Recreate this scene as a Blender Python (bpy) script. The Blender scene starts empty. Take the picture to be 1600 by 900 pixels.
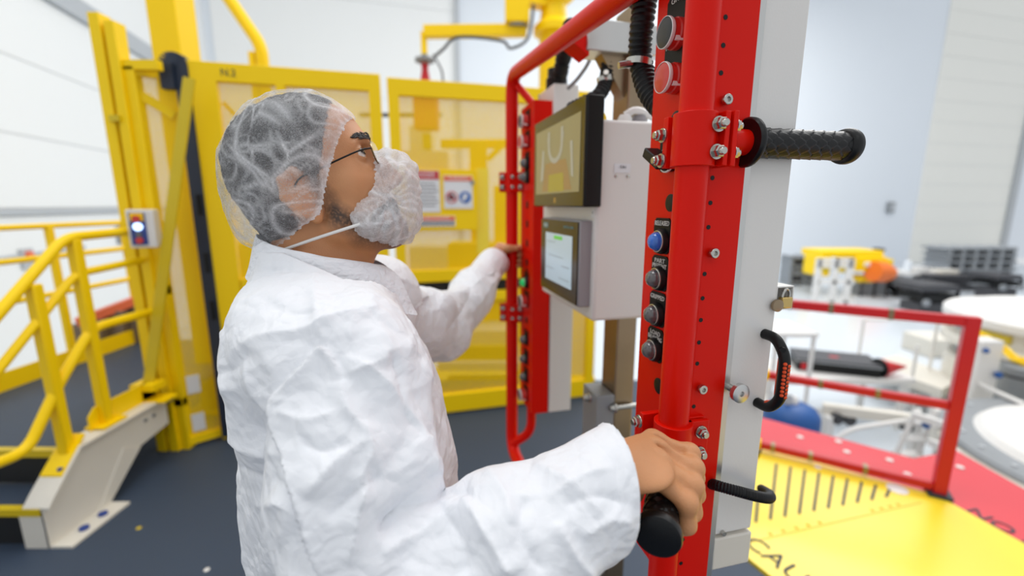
import bpy, bmesh, math, random
import numpy as np
from mathutils import Vector, Matrix
from mathutils import noise as mnoise

SC = bpy.context.scene
COL = SC.collection

# ------------------------------------------------------------ camera, world, lights, exposure
PITCH = math.radians(10.67); FPX = 690.0; CAMZ = 1.55
cam_data = bpy.data.cameras.new('camera')
cam = bpy.data.objects.new('camera', cam_data); COL.objects.link(cam)
cam.location = (0, 0, CAMZ); cam.rotation_euler = (math.pi/2 - PITCH, 0, 0)
cam_data.sensor_width = 36.0; cam_data.lens = FPX/1600*36.0
cam_data.clip_start = 0.02; cam_data.clip_end = 200
cam_data.dof.use_dof = True; cam_data.dof.focus_distance = 0.60; cam_data.dof.aperture_fstop = 1.8
SC.camera = cam

world = bpy.data.worlds.new('clean_room_daylight'); SC.world = world
world.use_nodes = True
bg = world.node_tree.nodes['Background']
bg.inputs['Color'].default_value = (0.93, 0.965, 1.0, 1); bg.inputs['Strength'].default_value = 0.92

def area_light(name, loc, rot, sx, sy, power, col=(1, 1, 1)):
    d = bpy.data.lights.new(name, 'AREA'); d.shape = 'RECTANGLE'; d.size = sx; d.size_y = sy
    d.energy = power; d.color = col
    o = bpy.data.objects.new(name, d); COL.objects.link(o); o.location = loc; o.rotation_euler = rot
    return o
# rows of ceiling lights of the high bay
area_light('ceiling_light', (-1.0, 1.8, 8.5), (0, 0, 0), 3.5, 3.5, 250, (1, .985, .96))
area_light('ceiling_light', (5.0, 4.0, 8.5), (0, 0, 0), 5, 5, 250, (1, .985, .96))
area_light('ceiling_light', (0.5, -5.0, 8.0), (math.radians(28), 0, 0), 5, 3, 60, (1, .985, .96))
area_light('ceiling_light', (8.0, 11.0, 9.5), (0, 0, 0), 8, 6, 1300, (1, .985, .96))
area_light('ceiling_light', (-3.0, 8.5, 9.5), (0, 0, 0), 6, 5, 80, (1, .985, .96))

SC.view_settings.view_transform = 'Standard'; SC.view_settings.look = 'None'
SC.view_settings.gamma = 1.0; SC.view_settings.use_curve_mapping = False
SC.view_settings.exposure = -0.29
SC.cycles.transparent_max_bounces = 24
SC.cycles.max_bounces = 8

# ------------------------------------------------------------ photograph measurements -> metres
CP, SP = math.cos(PITCH), math.sin(PITCH)
def W(px, py, Y):                       # point seen at (px,py) at distance Y in front of the camera
    v = (450-py)/FPX; t = Y/(CP+v*SP)
    return Vector(((px-800)/FPX*t, Y, CAMZ+t*(-SP+v*CP)))
def Wt(px, py, t):
    v = (450-py)/FPX
    return Vector(((px-800)/FPX*t, t*(CP+v*SP), CAMZ+t*(-SP+v*CP)))
def G(px, py, z=0.0):                   # point on the level z
    v = (450-py)/FPX; r = (-SP+v*CP)/(CP+v*SP); Y = (z-CAMZ)/r
    return W(px, py, Y)
def Zat(py, Y):
    v = (450-py)/FPX
    return CAMZ+Y*(-SP+v*CP)/(CP+v*SP)

# ------------------------------------------------------------ materials
def mat(name, col, rough=.5, metal=0., spec=.5, coat=0., var=0., vscale=8., bump=0., bscale=60., trans=0., emit=None, sheen=0., sub=0.):
    m = bpy.data.materials.new(name); m.use_nodes = True
    nt = m.node_tree; b = nt.nodes['Principled BSDF']
    c = (*col, 1)
    b.inputs['Base Color'].default_value = c
    b.inputs['Roughness'].default_value = rough; b.inputs['Metallic'].default_value = metal
    b.inputs['Specular IOR Level'].default_value = spec
    b.inputs['Coat Weight'].default_value = coat; b.inputs['Coat Roughness'].default_value = .08
    b.inputs['Transmission Weight'].default_value = trans
    if sub:
        b.inputs['Subsurface Weight'].default_value = sub
        b.inputs['Subsurface Radius'].default_value = (.9, .35, .2); b.inputs['Subsurface Scale'].default_value = .006
    if emit:
        b.inputs['Emission Color'].default_value = (*emit[0], 1); b.inputs['Emission Strength'].default_value = emit[1]
    tc = nt.nodes.new('ShaderNodeTexCoord')
    if var:
        n = nt.nodes.new('ShaderNodeTexNoise'); n.inputs['Scale'].default_value = vscale; n.inputs['Detail'].default_value = 4
        mix = nt.nodes.new('ShaderNodeMix'); mix.data_type = 'RGBA'
        mix.inputs[6].default_value = tuple(x*(1-var) for x in col)+(1,); mix.inputs[7].default_value = tuple(min(1, x*(1+var)) for x in col)+(1,)
        nt.links.new(tc.outputs['Object'], n.inputs['Vector']); nt.links.new(n.outputs['Fac'], mix.inputs[0])
        nt.links.new(mix.outputs[2], b.inputs['Base Color'])
    if bump:
        n = nt.nodes.new('ShaderNodeTexNoise'); n.inputs['Scale'].default_value = bscale; n.inputs['Detail'].default_value = 3
        bp = nt.nodes.new('ShaderNodeBump'); bp.inputs['Strength'].default_value = bump; bp.inputs['Distance'].default_value = .002
        nt.links.new(tc.outputs['Object'], n.inputs['Vector']); nt.links.new(n.outputs['Fac'], bp.inputs['Height'])
        nt.links.new(bp.outputs['Normal'], b.inputs['Normal'])
    return m

def srgb(r, g, b):
    f = lambda c: (c/255/12.92 if c/255 <= .04045 else ((c/255+.055)/1.055)**2.4)
    return (f(r), f(g), f(b))

M = {}
M['red'] = mat('red_powder_coat', srgb(222, 20, 4), .34, spec=.16, coat=.0, var=.05, vscale=5, bump=.06, bscale=420)
M['rail_red'] = mat('red_rail_paint', srgb(196, 16, 32), .4, var=.06)
M['yellow'] = mat('yellow_paint', srgb(255, 212, 0), .45, spec=.3, var=.04, vscale=3)
M['olive'] = mat('yellow_green_paint', srgb(212, 184, 6), .4, var=.05)
M['white'] = mat('white_powder_coat', srgb(226, 224, 221), .4, var=.015, bump=.08, bscale=300)
M['offwhite'] = mat('cream_white_paint', srgb(222, 217, 206), .45, var=.03)
M['wall'] = mat('wall_panel_white', srgb(243, 244, 243), .5, var=.01, vscale=.6)
M['wall_blue'] = mat('wall_panel_cool_white', srgb(230, 236, 243), .5, var=.01, vscale=.6)
M['wall_cream'] = mat('wall_panel_cream', srgb(242, 241, 234), .5, var=.01, vscale=.6)
M['seam'] = mat('panel_joint_grey', srgb(232, 233, 234), .6)
M['trimgrey'] = mat('door_head_grey', srgb(186, 190, 194), .55)
M['floor'] = mat('blue_grey_floor_coating', srgb(58, 70, 88), .5, spec=.3, var=.10, vscale=2.2, bump=.12, bscale=90)
M['floor_low'] = mat('pale_epoxy_floor', srgb(208, 215, 222), .22, var=.03, vscale=.7)
M['deck_yellow'] = mat('yellow_deck_plate', srgb(250, 220, 48), .30, spec=.6, var=.05, vscale=2.5, bump=.1, bscale=40)
M['deck_red'] = mat('red_deck_plate', srgb(222, 58, 68), .22, spec=.8, var=.04, vscale=2.5)
M['steel'] = mat('zinc_plated_steel', srgb(188, 186, 180), .25, 1.0, var=.08, vscale=30)
M['mast'] = mat('weathered_steel_tube', srgb(150, 132, 108), .34, .85, var=.25, vscale=9)
M['alu'] = mat('brushed_aluminium', srgb(202, 202, 200), .32, .9, var=.04, vscale=20)
M['black'] = mat('black_plastic', srgb(13, 14, 15), .42, spec=.3, var=.1, vscale=20)
M['rubber'] = mat('black_rubber', srgb(14, 15, 17), .36, spec=.35, var=.12, vscale=40, bump=.1, bscale=500)
M['hose'] = mat('black_corrugated_conduit', srgb(11, 12, 14), .45, spec=.3)
M['navy'] = mat('navy_rubber_edge', srgb(30, 42, 62), .55)
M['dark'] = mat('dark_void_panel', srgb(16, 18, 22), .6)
M['label'] = mat('black_label_plate', srgb(14, 15, 17), .45, spec=.2)
M['ink'] = mat('light_print', srgb(214, 214, 210), .6)
M['inkdark'] = mat('dark_print', srgb(44, 50, 62), .6)
M['blue_lens'] = mat('blue_lens', srgb(28, 104, 205), .12, coat=.8, var=.2, vscale=90)
M['grey_lens'] = mat('smoked_clear_lens', srgb(84, 84, 86), .08, coat=1., var=.3, vscale=70)
M['green_lens'] = mat('green_lens', srgb(30, 170, 90), .15, coat=.6, emit=(srgb(40, 220, 120), .4))
M['redcap'] = mat('red_push_cap', srgb(205, 44, 36), .35, coat=.3)
M['blackcap'] = mat('black_push_cap', srgb(36, 38, 41), .4)
M['ring'] = mat('white_plastic_ring', srgb(232, 232, 230), .35)
M['orange'] = mat('orange_paint', srgb(236, 118, 40), .45, var=.06)
M['orange_red'] = mat('faded_orange_red_paint', srgb(238, 118, 80), .45, var=.06)
M['grip_orange'] = mat('orange_soft_grip', srgb(228, 80, 28), .5)
M['brass'] = mat('padlock_brass', srgb(204, 176, 112), .3, .9)
M['brown'] = mat('brown_grey_timber', srgb(120, 104, 88), .6, var=.2, vscale=10)
M['blue'] = mat('blue_cover', srgb(24, 82, 150), .5, var=.08)
M['bluepaint'] = mat('blue_panel', srgb(40, 66, 140), .4)
M['greydark'] = mat('charcoal_case', srgb(64, 64, 68), .5, var=.1)
M['grey'] = mat('mid_grey_metal', srgb(142, 146, 150), .45, .2, var=.08)
M['gasket'] = mat('grey_gasket', srgb(150, 148, 152), .5)
M['screen_led'] = mat('lit_indicator', srgb(200, 225, 255), .3, emit=(srgb(190, 220, 255), 3.0))

# ------------------------------------------------------------ objects
WL = {}                                  # world position of every object made here
def finish(o, parent, label=None, cat=None, group=None, kind=None):
    if parent is not None:
        o.parent = parent; o.matrix_parent_inverse = Matrix.Translation(-WL[parent.name])
    if label: o['label'] = label
    if cat: o['category'] = cat
    if group: o['group'] = group
    if kind: o['kind'] = kind
    return o
def thing(name, loc, label, cat, group=None, kind=None):
    o = bpy.data.objects.new(name, None); COL.objects.link(o); o.empty_display_size = .1
    o.location = loc; WL[o.name] = Vector(loc)
    return finish(o, None, label, cat, group, kind)

def frame_from(d, up=Vector((0, 0, 1))):
    d = Vector(d).normalized()
    if abs(d.dot(up)) > .98: up = Vector((0, 1, 0))
    x = up.cross(d).normalized(); y = d.cross(x).normalized()
    return x, y, d

class MB:
    def __init__(s): s.v = []; s.f = []; s.mi = []
    def add(s, vs, fs, m=0):
        k = len(s.v); s.v += [tuple(p) for p in vs]; s.f += [tuple(i+k for i in f) for f in fs]; s.mi += [m]*len(fs)
        return s
    def hexa(s, c, m=0):                 # 8 corners: bottom ring, top ring
        return s.add(c, [(3, 2, 1, 0), (4, 5, 6, 7), (0, 1, 5, 4), (1, 2, 6, 5), (2, 3, 7, 6), (3, 0, 4, 7)], m)
    def box(s, x0, x1, y0, y1, z0, z1, m=0):
        return s.hexa([(x0, y0, z0), (x1, y0, z0), (x1, y1, z0), (x0, y1, z0), (x0, y0, z1), (x1, y0, z1), (x1, y1, z1), (x0, y1, z1)], m)
    def obox(s, c, ax, ay, az, hx, hy, hz, m=0):
        c = Vector(c); ax, ay, az = Vector(ax)*hx, Vector(ay)*hy, Vector(az)*hz
        return s.hexa([c-ax-ay-az, c+ax-ay-az, c+ax+ay-az, c-ax+ay-az, c-ax-ay+az, c+ax-ay+az, c+ax+ay+az, c-ax+ay+az], m)
    def bar(s, p0, p1, w, h, up=Vector((0, 0, 1)), m=0):
        p0, p1 = Vector(p0), Vector(p1); x, y, d = frame_from(p1-p0, up)
        return s.obox((p0+p1)/2, x, y, d, w/2, h/2, (p1-p0).length/2, m)
    def prism(s, pts, d, m=0):           # planar polygon pushed by the vector d
        n = len(pts); d = Vector(d); a = [Vector(p) for p in pts]; b = [p+d for p in a]
        return s.add(a+b, [tuple(range(n-1, -1, -1)), tuple(range(n, 2*n))]+[(i, (i+1) % n, n+(i+1) % n, n+i) for i in range(n)], m)
    def lathe(s, c, d, prof, n=24, m=0, close=True):   # prof: (radius, distance along d)
        x, y, d = frame_from(d); c = Vector(c); vs = []; fs = []
        for r, h in prof:
            for i in range(n):
                a = 2*math.pi*i/n; vs.append(c+d*h+(x*math.cos(a)+y*math.sin(a))*r)
        for j in range(len(prof)-1):
            for i in range(n):
                fs.append((j*n+i, j*n+(i+1) % n, (j+1)*n+(i+1) % n, (j+1)*n+i))
        if close:
            fs.append(tuple(range(n-1, -1, -1))); fs.append(tuple((len(prof)-1)*n+i for i in range(n)))
        return s.add(vs, fs, m)
    def cyl(s, p0, p1, r, r1=None, n=20, m=0):
        p0, p1 = Vector(p0), Vector(p1)
        return s.lathe(p0, p1-p0, [(r, 0), (r if r1 is None else r1, (p1-p0).length)], n, m)
    def sph(s, c, r, n=16, m=0, sc=(1, 1, 1)):
        c = Vector(c); vs = [c+Vector((0, 0, -r*sc[2]))]; fs = []; k = n//2
        for j in range(1, k):
            t = math.pi*j/k-math.pi/2
            for i in range(n):
                a = 2*math.pi*i/n
                vs.append(c+Vector((math.cos(a)*math.cos(t)*r*sc[0], math.sin(a)*math.cos(t)*r*sc[1], math.sin(t)*r*sc[2])))
        vs.append(c+Vector((0, 0, r*sc[2])))
        for i in range(n):
            fs.append((0, 1+(i+1) % n, 1+i)); L = 1+(k-2)*n; fs.append((len(vs)-1, L+i, L+(i+1) % n))
        for j in range(k-2):
            for i in range(n):
                a = 1+j*n; fs.append((a+i, a+(i+1) % n, a+n+(i+1) % n, a+n+i))
        return s.add(vs, fs, m)
    def tube(s, path, r, n=16, m=0, rf=None, cap=True):
        path = [Vector(p) for p in path]; vs = []; fs = []; N = len(path)
        tan = [(path[min(i+1, N-1)]-path[max(i-1, 0)]).normalized() for i in range(N)]
        x, y, d = frame_from(tan[0])
        for i in range(N):
            q = tan[i]; x = (x-q*x.dot(q)).normalized(); y = q.cross(x); rr = r if rf is None else rf(i)
            for k in range(n):
                a = 2*math.pi*k/n; vs.append(path[i]+(x*math.cos(a)+y*math.sin(a))*rr)
        for i in range(N-1):
            for k in range(n):
                fs.append((i*n+k, i*n+(k+1) % n, (i+1)*n+(k+1) % n, (i+1)*n+k))
        if cap:
            fs.append(tuple(range(n-1, -1, -1))); fs.append(tuple((N-1)*n+k for k in range(n)))
        return s.add(vs, fs, m)
    def build(s, name, mats, parent=None, bev=0, seg=2, smooth=True, angle=35, **kw):
        c = Vector(np.array(s.v, dtype=float).reshape(-1, 3).min(0))*.5+Vector(np.array(s.v, dtype=float).reshape(-1, 3).max(0))*.5
        me = bpy.data.meshes.new(name); me.from_pydata([tuple(Vector(p)-c) for p in s.v], [], s.f)
        if not isinstance(mats, (list, tuple)): mats = [mats]
        for q in mats: me.materials.append(q)
        if len(mats) > 1: me.polygons.foreach_set('material_index', s.mi)
        if smooth:
            me.polygons.foreach_set('use_smooth', [True]*len(me.polygons))
            try: me.set_sharp_from_angle(angle=math.radians(angle))
            except Exception: pass
        me.update()
        o = bpy.data.objects.new(name, me); COL.objects.link(o); o.location = c; WL[o.name] = c.copy()
        if bev:
            b = o.modifiers.new('edge', 'BEVEL'); b.width = bev; b.segments = seg; b.limit_method = 'ANGLE'; b.angle_limit = math.radians(40)
            b.harden_normals = False
        return finish(o, parent, **kw)

def smooth_path(pts, n=8, closed=False):
    pts = [Vector(p) for p in pts]; out = []; N = len(pts)
    for i in range(N-1):
        p0, p1, p2, p3 = pts[max(i-1, 0)], pts[i], pts[i+1], pts[min(i+2, N-1)]
        for k in range(n):
            t = k/n; out.append(.5*((2*p1)+(p2-p0)*t+(2*p0-5*p1+4*p2-p3)*t*t+(3*p1-p0-3*p2+p3)*t**3))
    out.append(pts[-1]); return out
def round_path(pts, r, n=8):             # polyline with filleted corners
    pts = [Vector(p) for p in pts]; out = [pts[0]]
    for a, b, c in zip(pts, pts[1:], pts[2:]):
        u, w = (a-b), (c-b); q = min(r, u.length*.48, w.length*.48)
        s0, s1 = b+u.normalized()*q, b+w.normalized()*q
        for k in range(n+1):
            t = k/n; out.append(s0*(1-t)**2+b*2*t*(1-t)+s1*t*t)
    out.append(pts[-1]); return out
def dense(path, step):
    out = []
    for a, b in zip(path, path[1:]):
        a, b = Vector(a), Vector(b); n = max(1, int((b-a).length/step))
        out += [a.lerp(b, i/n) for i in range(n)]
    return out+[Vector(path[-1])]
def hose(path, r, rib, amp):
    p = dense(path, rib/4); m = MB()
    return m.tube(p, r, 18, rf=lambda i: r+amp*math.sin(i*math.pi/2+.6))

def text_mesh(mb, txt, pos, right, up, size, m=0, thick=.0006, align='CENTER', width=None, shear=0):
    cu = bpy.data.curves.new('lettering', 'FONT'); cu.body = txt; cu.size = size; cu.align_x = align; cu.align_y = 'CENTER'
    cu.extrude = thick/2; cu.resolution_u = 3; cu.space_line = .85; cu.shear = shear
    o = bpy.data.objects.new('lettering', cu); COL.objects.link(o)
    dg = bpy.context.evaluated_depsgraph_get(); me = bpy.data.meshes.new_from_object(o.evaluated_get(dg))
    right = Vector(right).normalized(); up = Vector(up).normalized(); nrm = right.cross(up)
    xs = [v.co.x for v in me.vertices]; k = 1
    if width and xs: k = width/(max(xs)-min(xs))
    vs = [Vector(pos)+right*v.co.x*k+up*v.co.y+nrm*v.co.z for v in me.vertices]
    mb.add(vs, [tuple(p.vertices) for p in me.polygons], m)
    bpy.data.objects.remove(o); bpy.data.curves.remove(cu); bpy.data.meshes.remove(me)
    return mb
# ============================================================ the setting
ZL = -1.2                                # the clean room floor lies below the platform
o = MB().prism([(-3.35, -2.5, -.12), (1.62, -2.5, -.12), (1.62, .3, -.12), (.95, 1.92, -.12), (1.62, 2.62, -.12), (1.3, 3.75, -.12), (-3.35, 3.75, -.12)], (0, 0, .12)).build('floor', M['floor'], kind='structure')
o = MB().box(-10, 24, -6, 24, ZL-.1, ZL).build('floor', M['floor_low'], kind='structure')

for px, py, c_ in ((217, 825, 'olive'), (323, 890, 'white')):
    q = G(px, py, 0); MB().lathe(q, (0, 0, 1), [(.012, 0), (.011, .001)], 9).build('paint_chip', M[c_], bpy.data.objects['floor'])
# left wall: a large panelled door front, receding to the corner
LW0 = Vector((-6.4, 5.5, 0)); LD = Vector((-.265, .964, 0)).normalized()
LN = Vector((LD.y, -LD.x, 0))            # into the room
def lw(k, z, off=0): return LW0+LD*k+Vector((0, 0, z))+LN*off
corner = lw(8.2, 0)
def slab(a, b, z0, z1, th, n, mtl, name, parent=None, **kw):   # vertical slab from a to b, front face on the line, thickness away from n
    a, b = Vector((a.x, a.y, z0)), Vector((b.x, b.y, z0)); back = -n*th
    return MB().prism([a, b, b+back, a+back], (0, 0, z1-z0)).build(name, mtl, parent, smooth=False, **kw)
wl = slab(lw(-9, 0), lw(8.4, 0), ZL, 14, .2, LN, M['wall'], 'wall_left', kind='structure')
dl = thing('door_1', lw(-2, ZL), 'wide white sectional door filling the left wall', 'door', kind='structure')
dl['kind'] = 'structure'
zs = [1.50, 2.46, 3.46, 4.46]
for a, b in zip(zs, zs[1:]):
    slab(lw(-7.5, 0, .05), lw(6.2, 0, .05), a+.012, b-.012, .02, LN, M['wall'], 'panel', dl)
slab(lw(-7.5, 0, .03), lw(6.2, 0, .03), ZL, 4.47, .03, LN, M['seam'], 'backing', dl)
slab(lw(-7.5, 0, .05), lw(6.2, 0, .05), ZL, 1.40, .02, LN, M['wall'], 'panel', dl)
slab(lw(-7.6, 0, .13), lw(6.3, 0, .13), 4.47, 4.78, .12, LN, M['trimgrey'], 'door_head', dl)
slab(lw(-7.5, 0, .10), lw(6.2, 0, .10), 1.42, 1.49, .05, LN, M['trimgrey'], 'bottom_shadow_strip', dl)  # grey strip stands in for the shadow line at the door bottom
slab(lw(-7.5, 0, .075), lw(1.5, 0, .075), .86, .92, .03, LN, M['trimgrey'], 'rail', dl)

# back wall, square to the left one
BD = Vector((.964, .265, 0)).normalized(); BN = Vector((BD.y, -BD.x, 0))
def bw(px, off=0):                       # point of the back wall seen in the photo's column px at the horizon
    r = (px-800)/FPX; tt = 1/(CP+.19*SP)
    k = ((r*tt)*corner.y-corner.x)/(BD.x-(r*tt)*BD.y); return corner+BD*k+BN*off
wb = slab(corner-BD*.2, bw(1800), ZL, 15, .2, BN, M['wall_blue'], 'wall_back', kind='structure')
d2 = thing('door_2', bw(540)+Vector((0, 0, ZL)), 'tall white panelled door on the back wall behind the yellow cage', 'door'); d2['kind'] = 'structure'
slab(bw(364, .03), bw(716, .03), ZL, 10, .03, BN, M['seam'], 'backing', d2)
for a, b in ((ZL, 1.2), (1.2, 3.0), (3.0, 4.8), (4.8, 7.5), (7.5, 10)):
    slab(bw(364, .05), bw(716, .05), a+.01, b-.01, .02, BN, M['wall'], 'panel', d2)
slab(bw(716, .16), bw(722, .16), ZL, 10, .16, BN, M['trimgrey'], 'door_jamb', d2)
d3 = thing('door_3', bw(1490)+Vector((0, 0, ZL)), 'tall cream panelled door at the far end of the back wall', 'door'); d3['kind'] = 'structure'
hz = [ZL+i*.92 for i in range(16)]
slab(bw(1432, .03), bw(1572, .03), ZL, 13, .03, BN, M['seam'], 'backing', d3)
for a, b in zip(hz, hz[1:]):
    slab(bw(1432, .05), bw(1572, .05), a+.012, b-.012, .02, BN, M['wall_cream'], 'panel', d3)
slab(bw(1573, .2), bw(1579, .2), ZL, 13.2, .2, BN, M['trimgrey'], 'door_jamb', d3)
bx = thing('wall_box', bw(1393)+Vector((0, 0, 1.2)), 'small grey box fixed to the back wall above the far yellow machine', 'box')
p = bw(1390, .06); MB().obox(p+Vector((0, 0, 1.43)), BD, BN, (0, 0, 1), .19, .07, .24).build('box_body', M['grey'], bx)
MB().obox(p+BN*.08+Vector((0, 0, 1.43)), BD, BN, (0, 0, 1), .13, .015, .16).build('face_plate', M['trimgrey'], bx)

# red and yellow deck plates to the right of the platform
def flat(poly, z0, z1): return MB().prism([Vector((x, y, z0)) for x, y in poly], (0, 0, z1-z0))
rp = flat([(1.30, 3.5), (1.86, 3.02), (2.49, 2.50), (2.31, 2.14), (1.62, 2.62)], -.10, .004).build('floor_plate', M['deck_red'], kind='structure')
rp2 = flat([(2.31, 2.14), (2.49, 2.50), (2.85, 2.59), (2.84, 2.20), (3.05, 1.2), (3.2, -1.0), (2.62, -1.0), (2.38, 1.797)], -.10, .002).build('floor_plate', M['deck_red'], kind='structure')
yp = flat([(.99, 1.83), (1.62, 2.61), (2.295, 2.14), (2.37, 1.797), (2.61, -1.0), (2.3, -1.0), (1.66, .38)], -.10, .010).build('floor_plate', M['deck_yellow'], kind='structure')
for px, py in ((1250, 683), (1310, 690), (1323, 706), (1340, 728), (1418, 741), (1500, 730), (1390, 719), (1278, 731)):
    q = G(px, py, .006); MB().lathe(q, (0, 0, 1), [(.02, -.004), (.019, .004), (.012, .006)], 14).build('bolt', M['white'], rp)
q = G(1402, 764, .012); MB().lathe(q-Vector((0, 0, .01)), (0, 0, 1), [(.05, 0), (.048, .012), (.03, .016)], 20).build('cover_disc', M['white'], rp, label='round white cap at the foot of the red rail')
# hatch strips, seam bolts and lettering of the yellow plate
a0, a1 = (1188, 722), (1410, 768); b0, b1 = (1180, 816), (1408, 776)
for i in range(11):
    t = i/10; pa = G(1187+t*222+(4 if i else 6), 720+t*47, .0112); pb = G(1183+t*226-2, 816-t*44, .0112)
    if i == 0: pa = G(1186, 760, .0112)
    d = (pb-pa).normalized(); w = Vector((-d.y, d.x, 0))*.0062
    MB().prism([pa-w, pb-w, pb+w, pa+w], (0, 0, .0016)).build('stripe', M['inkdark'], yp)
s0, s1 = G(1168, 848, .010), G(1440, 785, .010)
MB().bar(s0, s1, .006, .003).build('seam', M['olive'], yp)
for t in (.13, .2, .27, .335, .71, .765, .82, .87, .4):
    MB().lathe(s0.lerp(s1, t)+Vector((0, .02, .0)), (0, 0, 1), [(.010, 0), (.009, .003), (.005, .004)], 10).build('bolt', M['olive'], yp)
e0 = Vector((1.035, 1.765, .0118)); ed = Vector((.42, -.907, 0)).normalized(); en = Vector((.907, .42, 0)).normalized()
text_mesh(MB(), 'CAUTION', e0+ed*-.02+en*.085, ed, en, .13, align='LEFT', thick=.001).build('lettering', M['inkdark'], yp, smooth=False)
c0 = G(1500, 797, .0045); c1 = G(1600, 852, .0045); cd = (c1-c0).normalized(); cn = Vector((-cd.y, cd.x, 0))
text_mesh(MB(), 'NO STEP', c0+cd*.0+cn*.055, cd, cn, .115, align='LEFT', thick=.001).build('lettering', M['inkdark'], rp2, smooth=False)
# ============================================================ yellow guard fence and what stands round it
CD = Vector((.9654, .2607, 0)).normalized(); CN = Vector((CD.y, -CD.x, 0))     # along the fence, towards the camera
def cg(x, z=0, off=0):
    return Vector((x, 2.72+.27*(x+1.9), z))+CN*off
def hbar(mb, xa, xb, z0, z1, th=.05, off=0):
    a, b = cg(xa, 0, off), cg(xb, 0, off)
    return mb.obox((a+b)/2+Vector((0, 0, (z0+z1)/2)), CD, CN, (0, 0, 1), (b-a).length/2, th/2, (z1-z0)/2)
def vbar(mb, x, w, z0, z1, th=.05, off=0):
    return mb.obox(cg(x, (z0+z1)/2, off), CD, CN, (0, 0, 1), w/2, th/2, (z1-z0)/2)
def lattice(a, b, z0, z1, pitch=.017, w=.0042, th=.0015):    # expanded metal: diagonal strands in a rectangle from a to b
    a, b = Vector(a), Vector(b); u = (b-a); L = u.length; u = u/L; H = z1-z0; n = Vector((u.y, -u.x, 0)); mb = MB()
    sl = .62                              # rise per run
    for sgn in (1, -1):
        c = -H/sl
        while c < L:
            s0, s1 = max(c, 0), min(c+H/sl, L)
            if s1-s0 > .004:
                f = (lambda s: (s-c)*sl) if sgn > 0 else (lambda s: H-(s-c)*sl)
                p = a+u*s0+Vector((0, 0, z0+f(s0))); q = a+u*s1+Vector((0, 0, z0+f(s1)))
                d = (q-p).normalized(); s = n.cross(d)*w/2; t = n*th*(.5+sgn*.6)
                mb.add([p-s+t, q-s+t, q+s+t, p+s+t, p-t*.2, q-t*.2], [(0, 1, 2, 3), (1, 0, 4, 5), (3, 2, 5, 4)])
            c += pitch
    return mb
# --- gate leaf 1 (behind the head)
def leaf(name, label, x0, x1, zt, posts, rails, fills):
    t = thing(name, cg((x0+x1)/2), label, 'gate', 'yellow mesh gate leaves')
    for x, w, za, zb in posts: vbar(MB(), x, w, za, zb).build('post', M['yellow'], t, bev=.004)
    for za, zb, xa, xb in rails: hbar(MB(), xa, xb, za, zb).build('rail', M['yellow'], t, bev=.004)
    for xa, xb, za, zb in fills:
        lattice(cg(xa, 0), cg(xb, 0), za, zb).build('mesh_infill', M['yellow'], t, smooth=False, kind='stuff')
    return t
g1 = leaf('gate_leaf', 'yellow framed mesh gate leaf behind the hair net, marked with small black letters', -1.9, -.83, 2.36,
     [(-1.80, .155, .03, 2.35), (-.875, .075, .03, 2.34), (-1.40, .05, 1.1, 2.26)], [(2.255, 2.36, -1.87, -.84), (.03, .12, -1.87, -.84), (1.00, 1.09, -1.72, -.91)],
     [(-1.72, -.91, 1.09, 2.255), (-1.72, -.91, .12, 1.0)])
text_mesh(MB(), 'N.2', cg(-1.66, 2.305, .027), CD, (0, 0, 1), .055, thick=.002).build('lettering', M['inkdark'], g1, smooth=False)
MB().bar(cg(-1.72, 2.15, -.05), cg(-1.40, 1.75, -.05), .03, .02).build('brace', M['yellow'], g1)
MB().bar(cg(-1.72, 1.85, -.05), cg(-1.45, 1.75, -.05), .03, .02).build('brace', M['yellow'], g1)
for z in (1.55, 1.2, .9):
    MB().obox(cg(-1.88, z, .03), CD, CN, (0, 0, 1), .012, .012, .06).build('hinge', M['black'], g1)
for i, z in enumerate((.92, .86, .80)):
    MB().obox(cg(-1.62+.0*i, z-.06, .03), CD, CN, (0, 0, 1), .09, .004, .014).build('slot', M['olive'], g1)
g2 = leaf('gate_leaf', 'yellow framed mesh gate leaf carrying the warning signs behind the face', -.80, .66, 2.34,
     [(-.765, .07, .03, 2.335), (.62, .07, .03, 2.335)], [(2.24, 2.345, -.80, .66), (1.015, 1.10, -.80, .66), (.86, .93, -.80, .66), (.02, .16, -.80, .66)],
     [(-.73, .585, 1.10, 2.24), (-.73, .585, .16, .86)])
hbar(MB(), -.72, .56, .94, 1.01, .02, -.03).build('rubber_curtain', M['dark'], g2)
for x in (-.44, .1): vbar(MB(), x, .02, .93, 1.015, .02, .0).build('strut', M['grey'], g2)
# sign board and signs
bt = thing('sign_board', cg(-.45, 1.38, .03), 'yellow sheet metal board on the mesh gate behind the face', 'board')
hbar(MB(), -.735, -.25, 1.375, 1.785, .012, .04).build('board', M['yellow'], bt, bev=.003)
hbar(MB(), -.25, -.165, 1.20, 1.80, .01, .0).build('edge_plate', M['deck_yellow'], bt)
q = cg(-.285, 1.70, .05); MB().cyl(q, q+CN*.012, .014).build('lock', M['grey'], bt)
paper = mat('sign_white', srgb(228, 230, 234), .4); signred = mat('sign_red', srgb(196, 30, 44), .4); signorange = mat('sign_orange', srgb(232, 92, 28), .4); signblue = mat('sign_blue', srgb(28, 96, 178), .4)
def sign(label, xa, xb, z0, z1, head, hc, word, tcol):
    t = thing('warning_sign', cg((xa+xb)/2, z0, .05), label, 'sign', 'warning signs on the gate board')
    hbar(MB(), xa, xb, z0, z1, .004, .05).build('plate', paper, t)
    hbar(MB(), xa+.004, xb-.004, z1-head, z1-.004, .003, .0525).build('header', hc, t)
    text_mesh(MB(), word, cg((xa+xb)/2, z1-head/2-.001, .0545), CD, (0, 0, 1), head*.8, width=(xb-xa)*.75, thick=.001).build('lettering', tcol, t, smooth=False)
    return t
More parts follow.
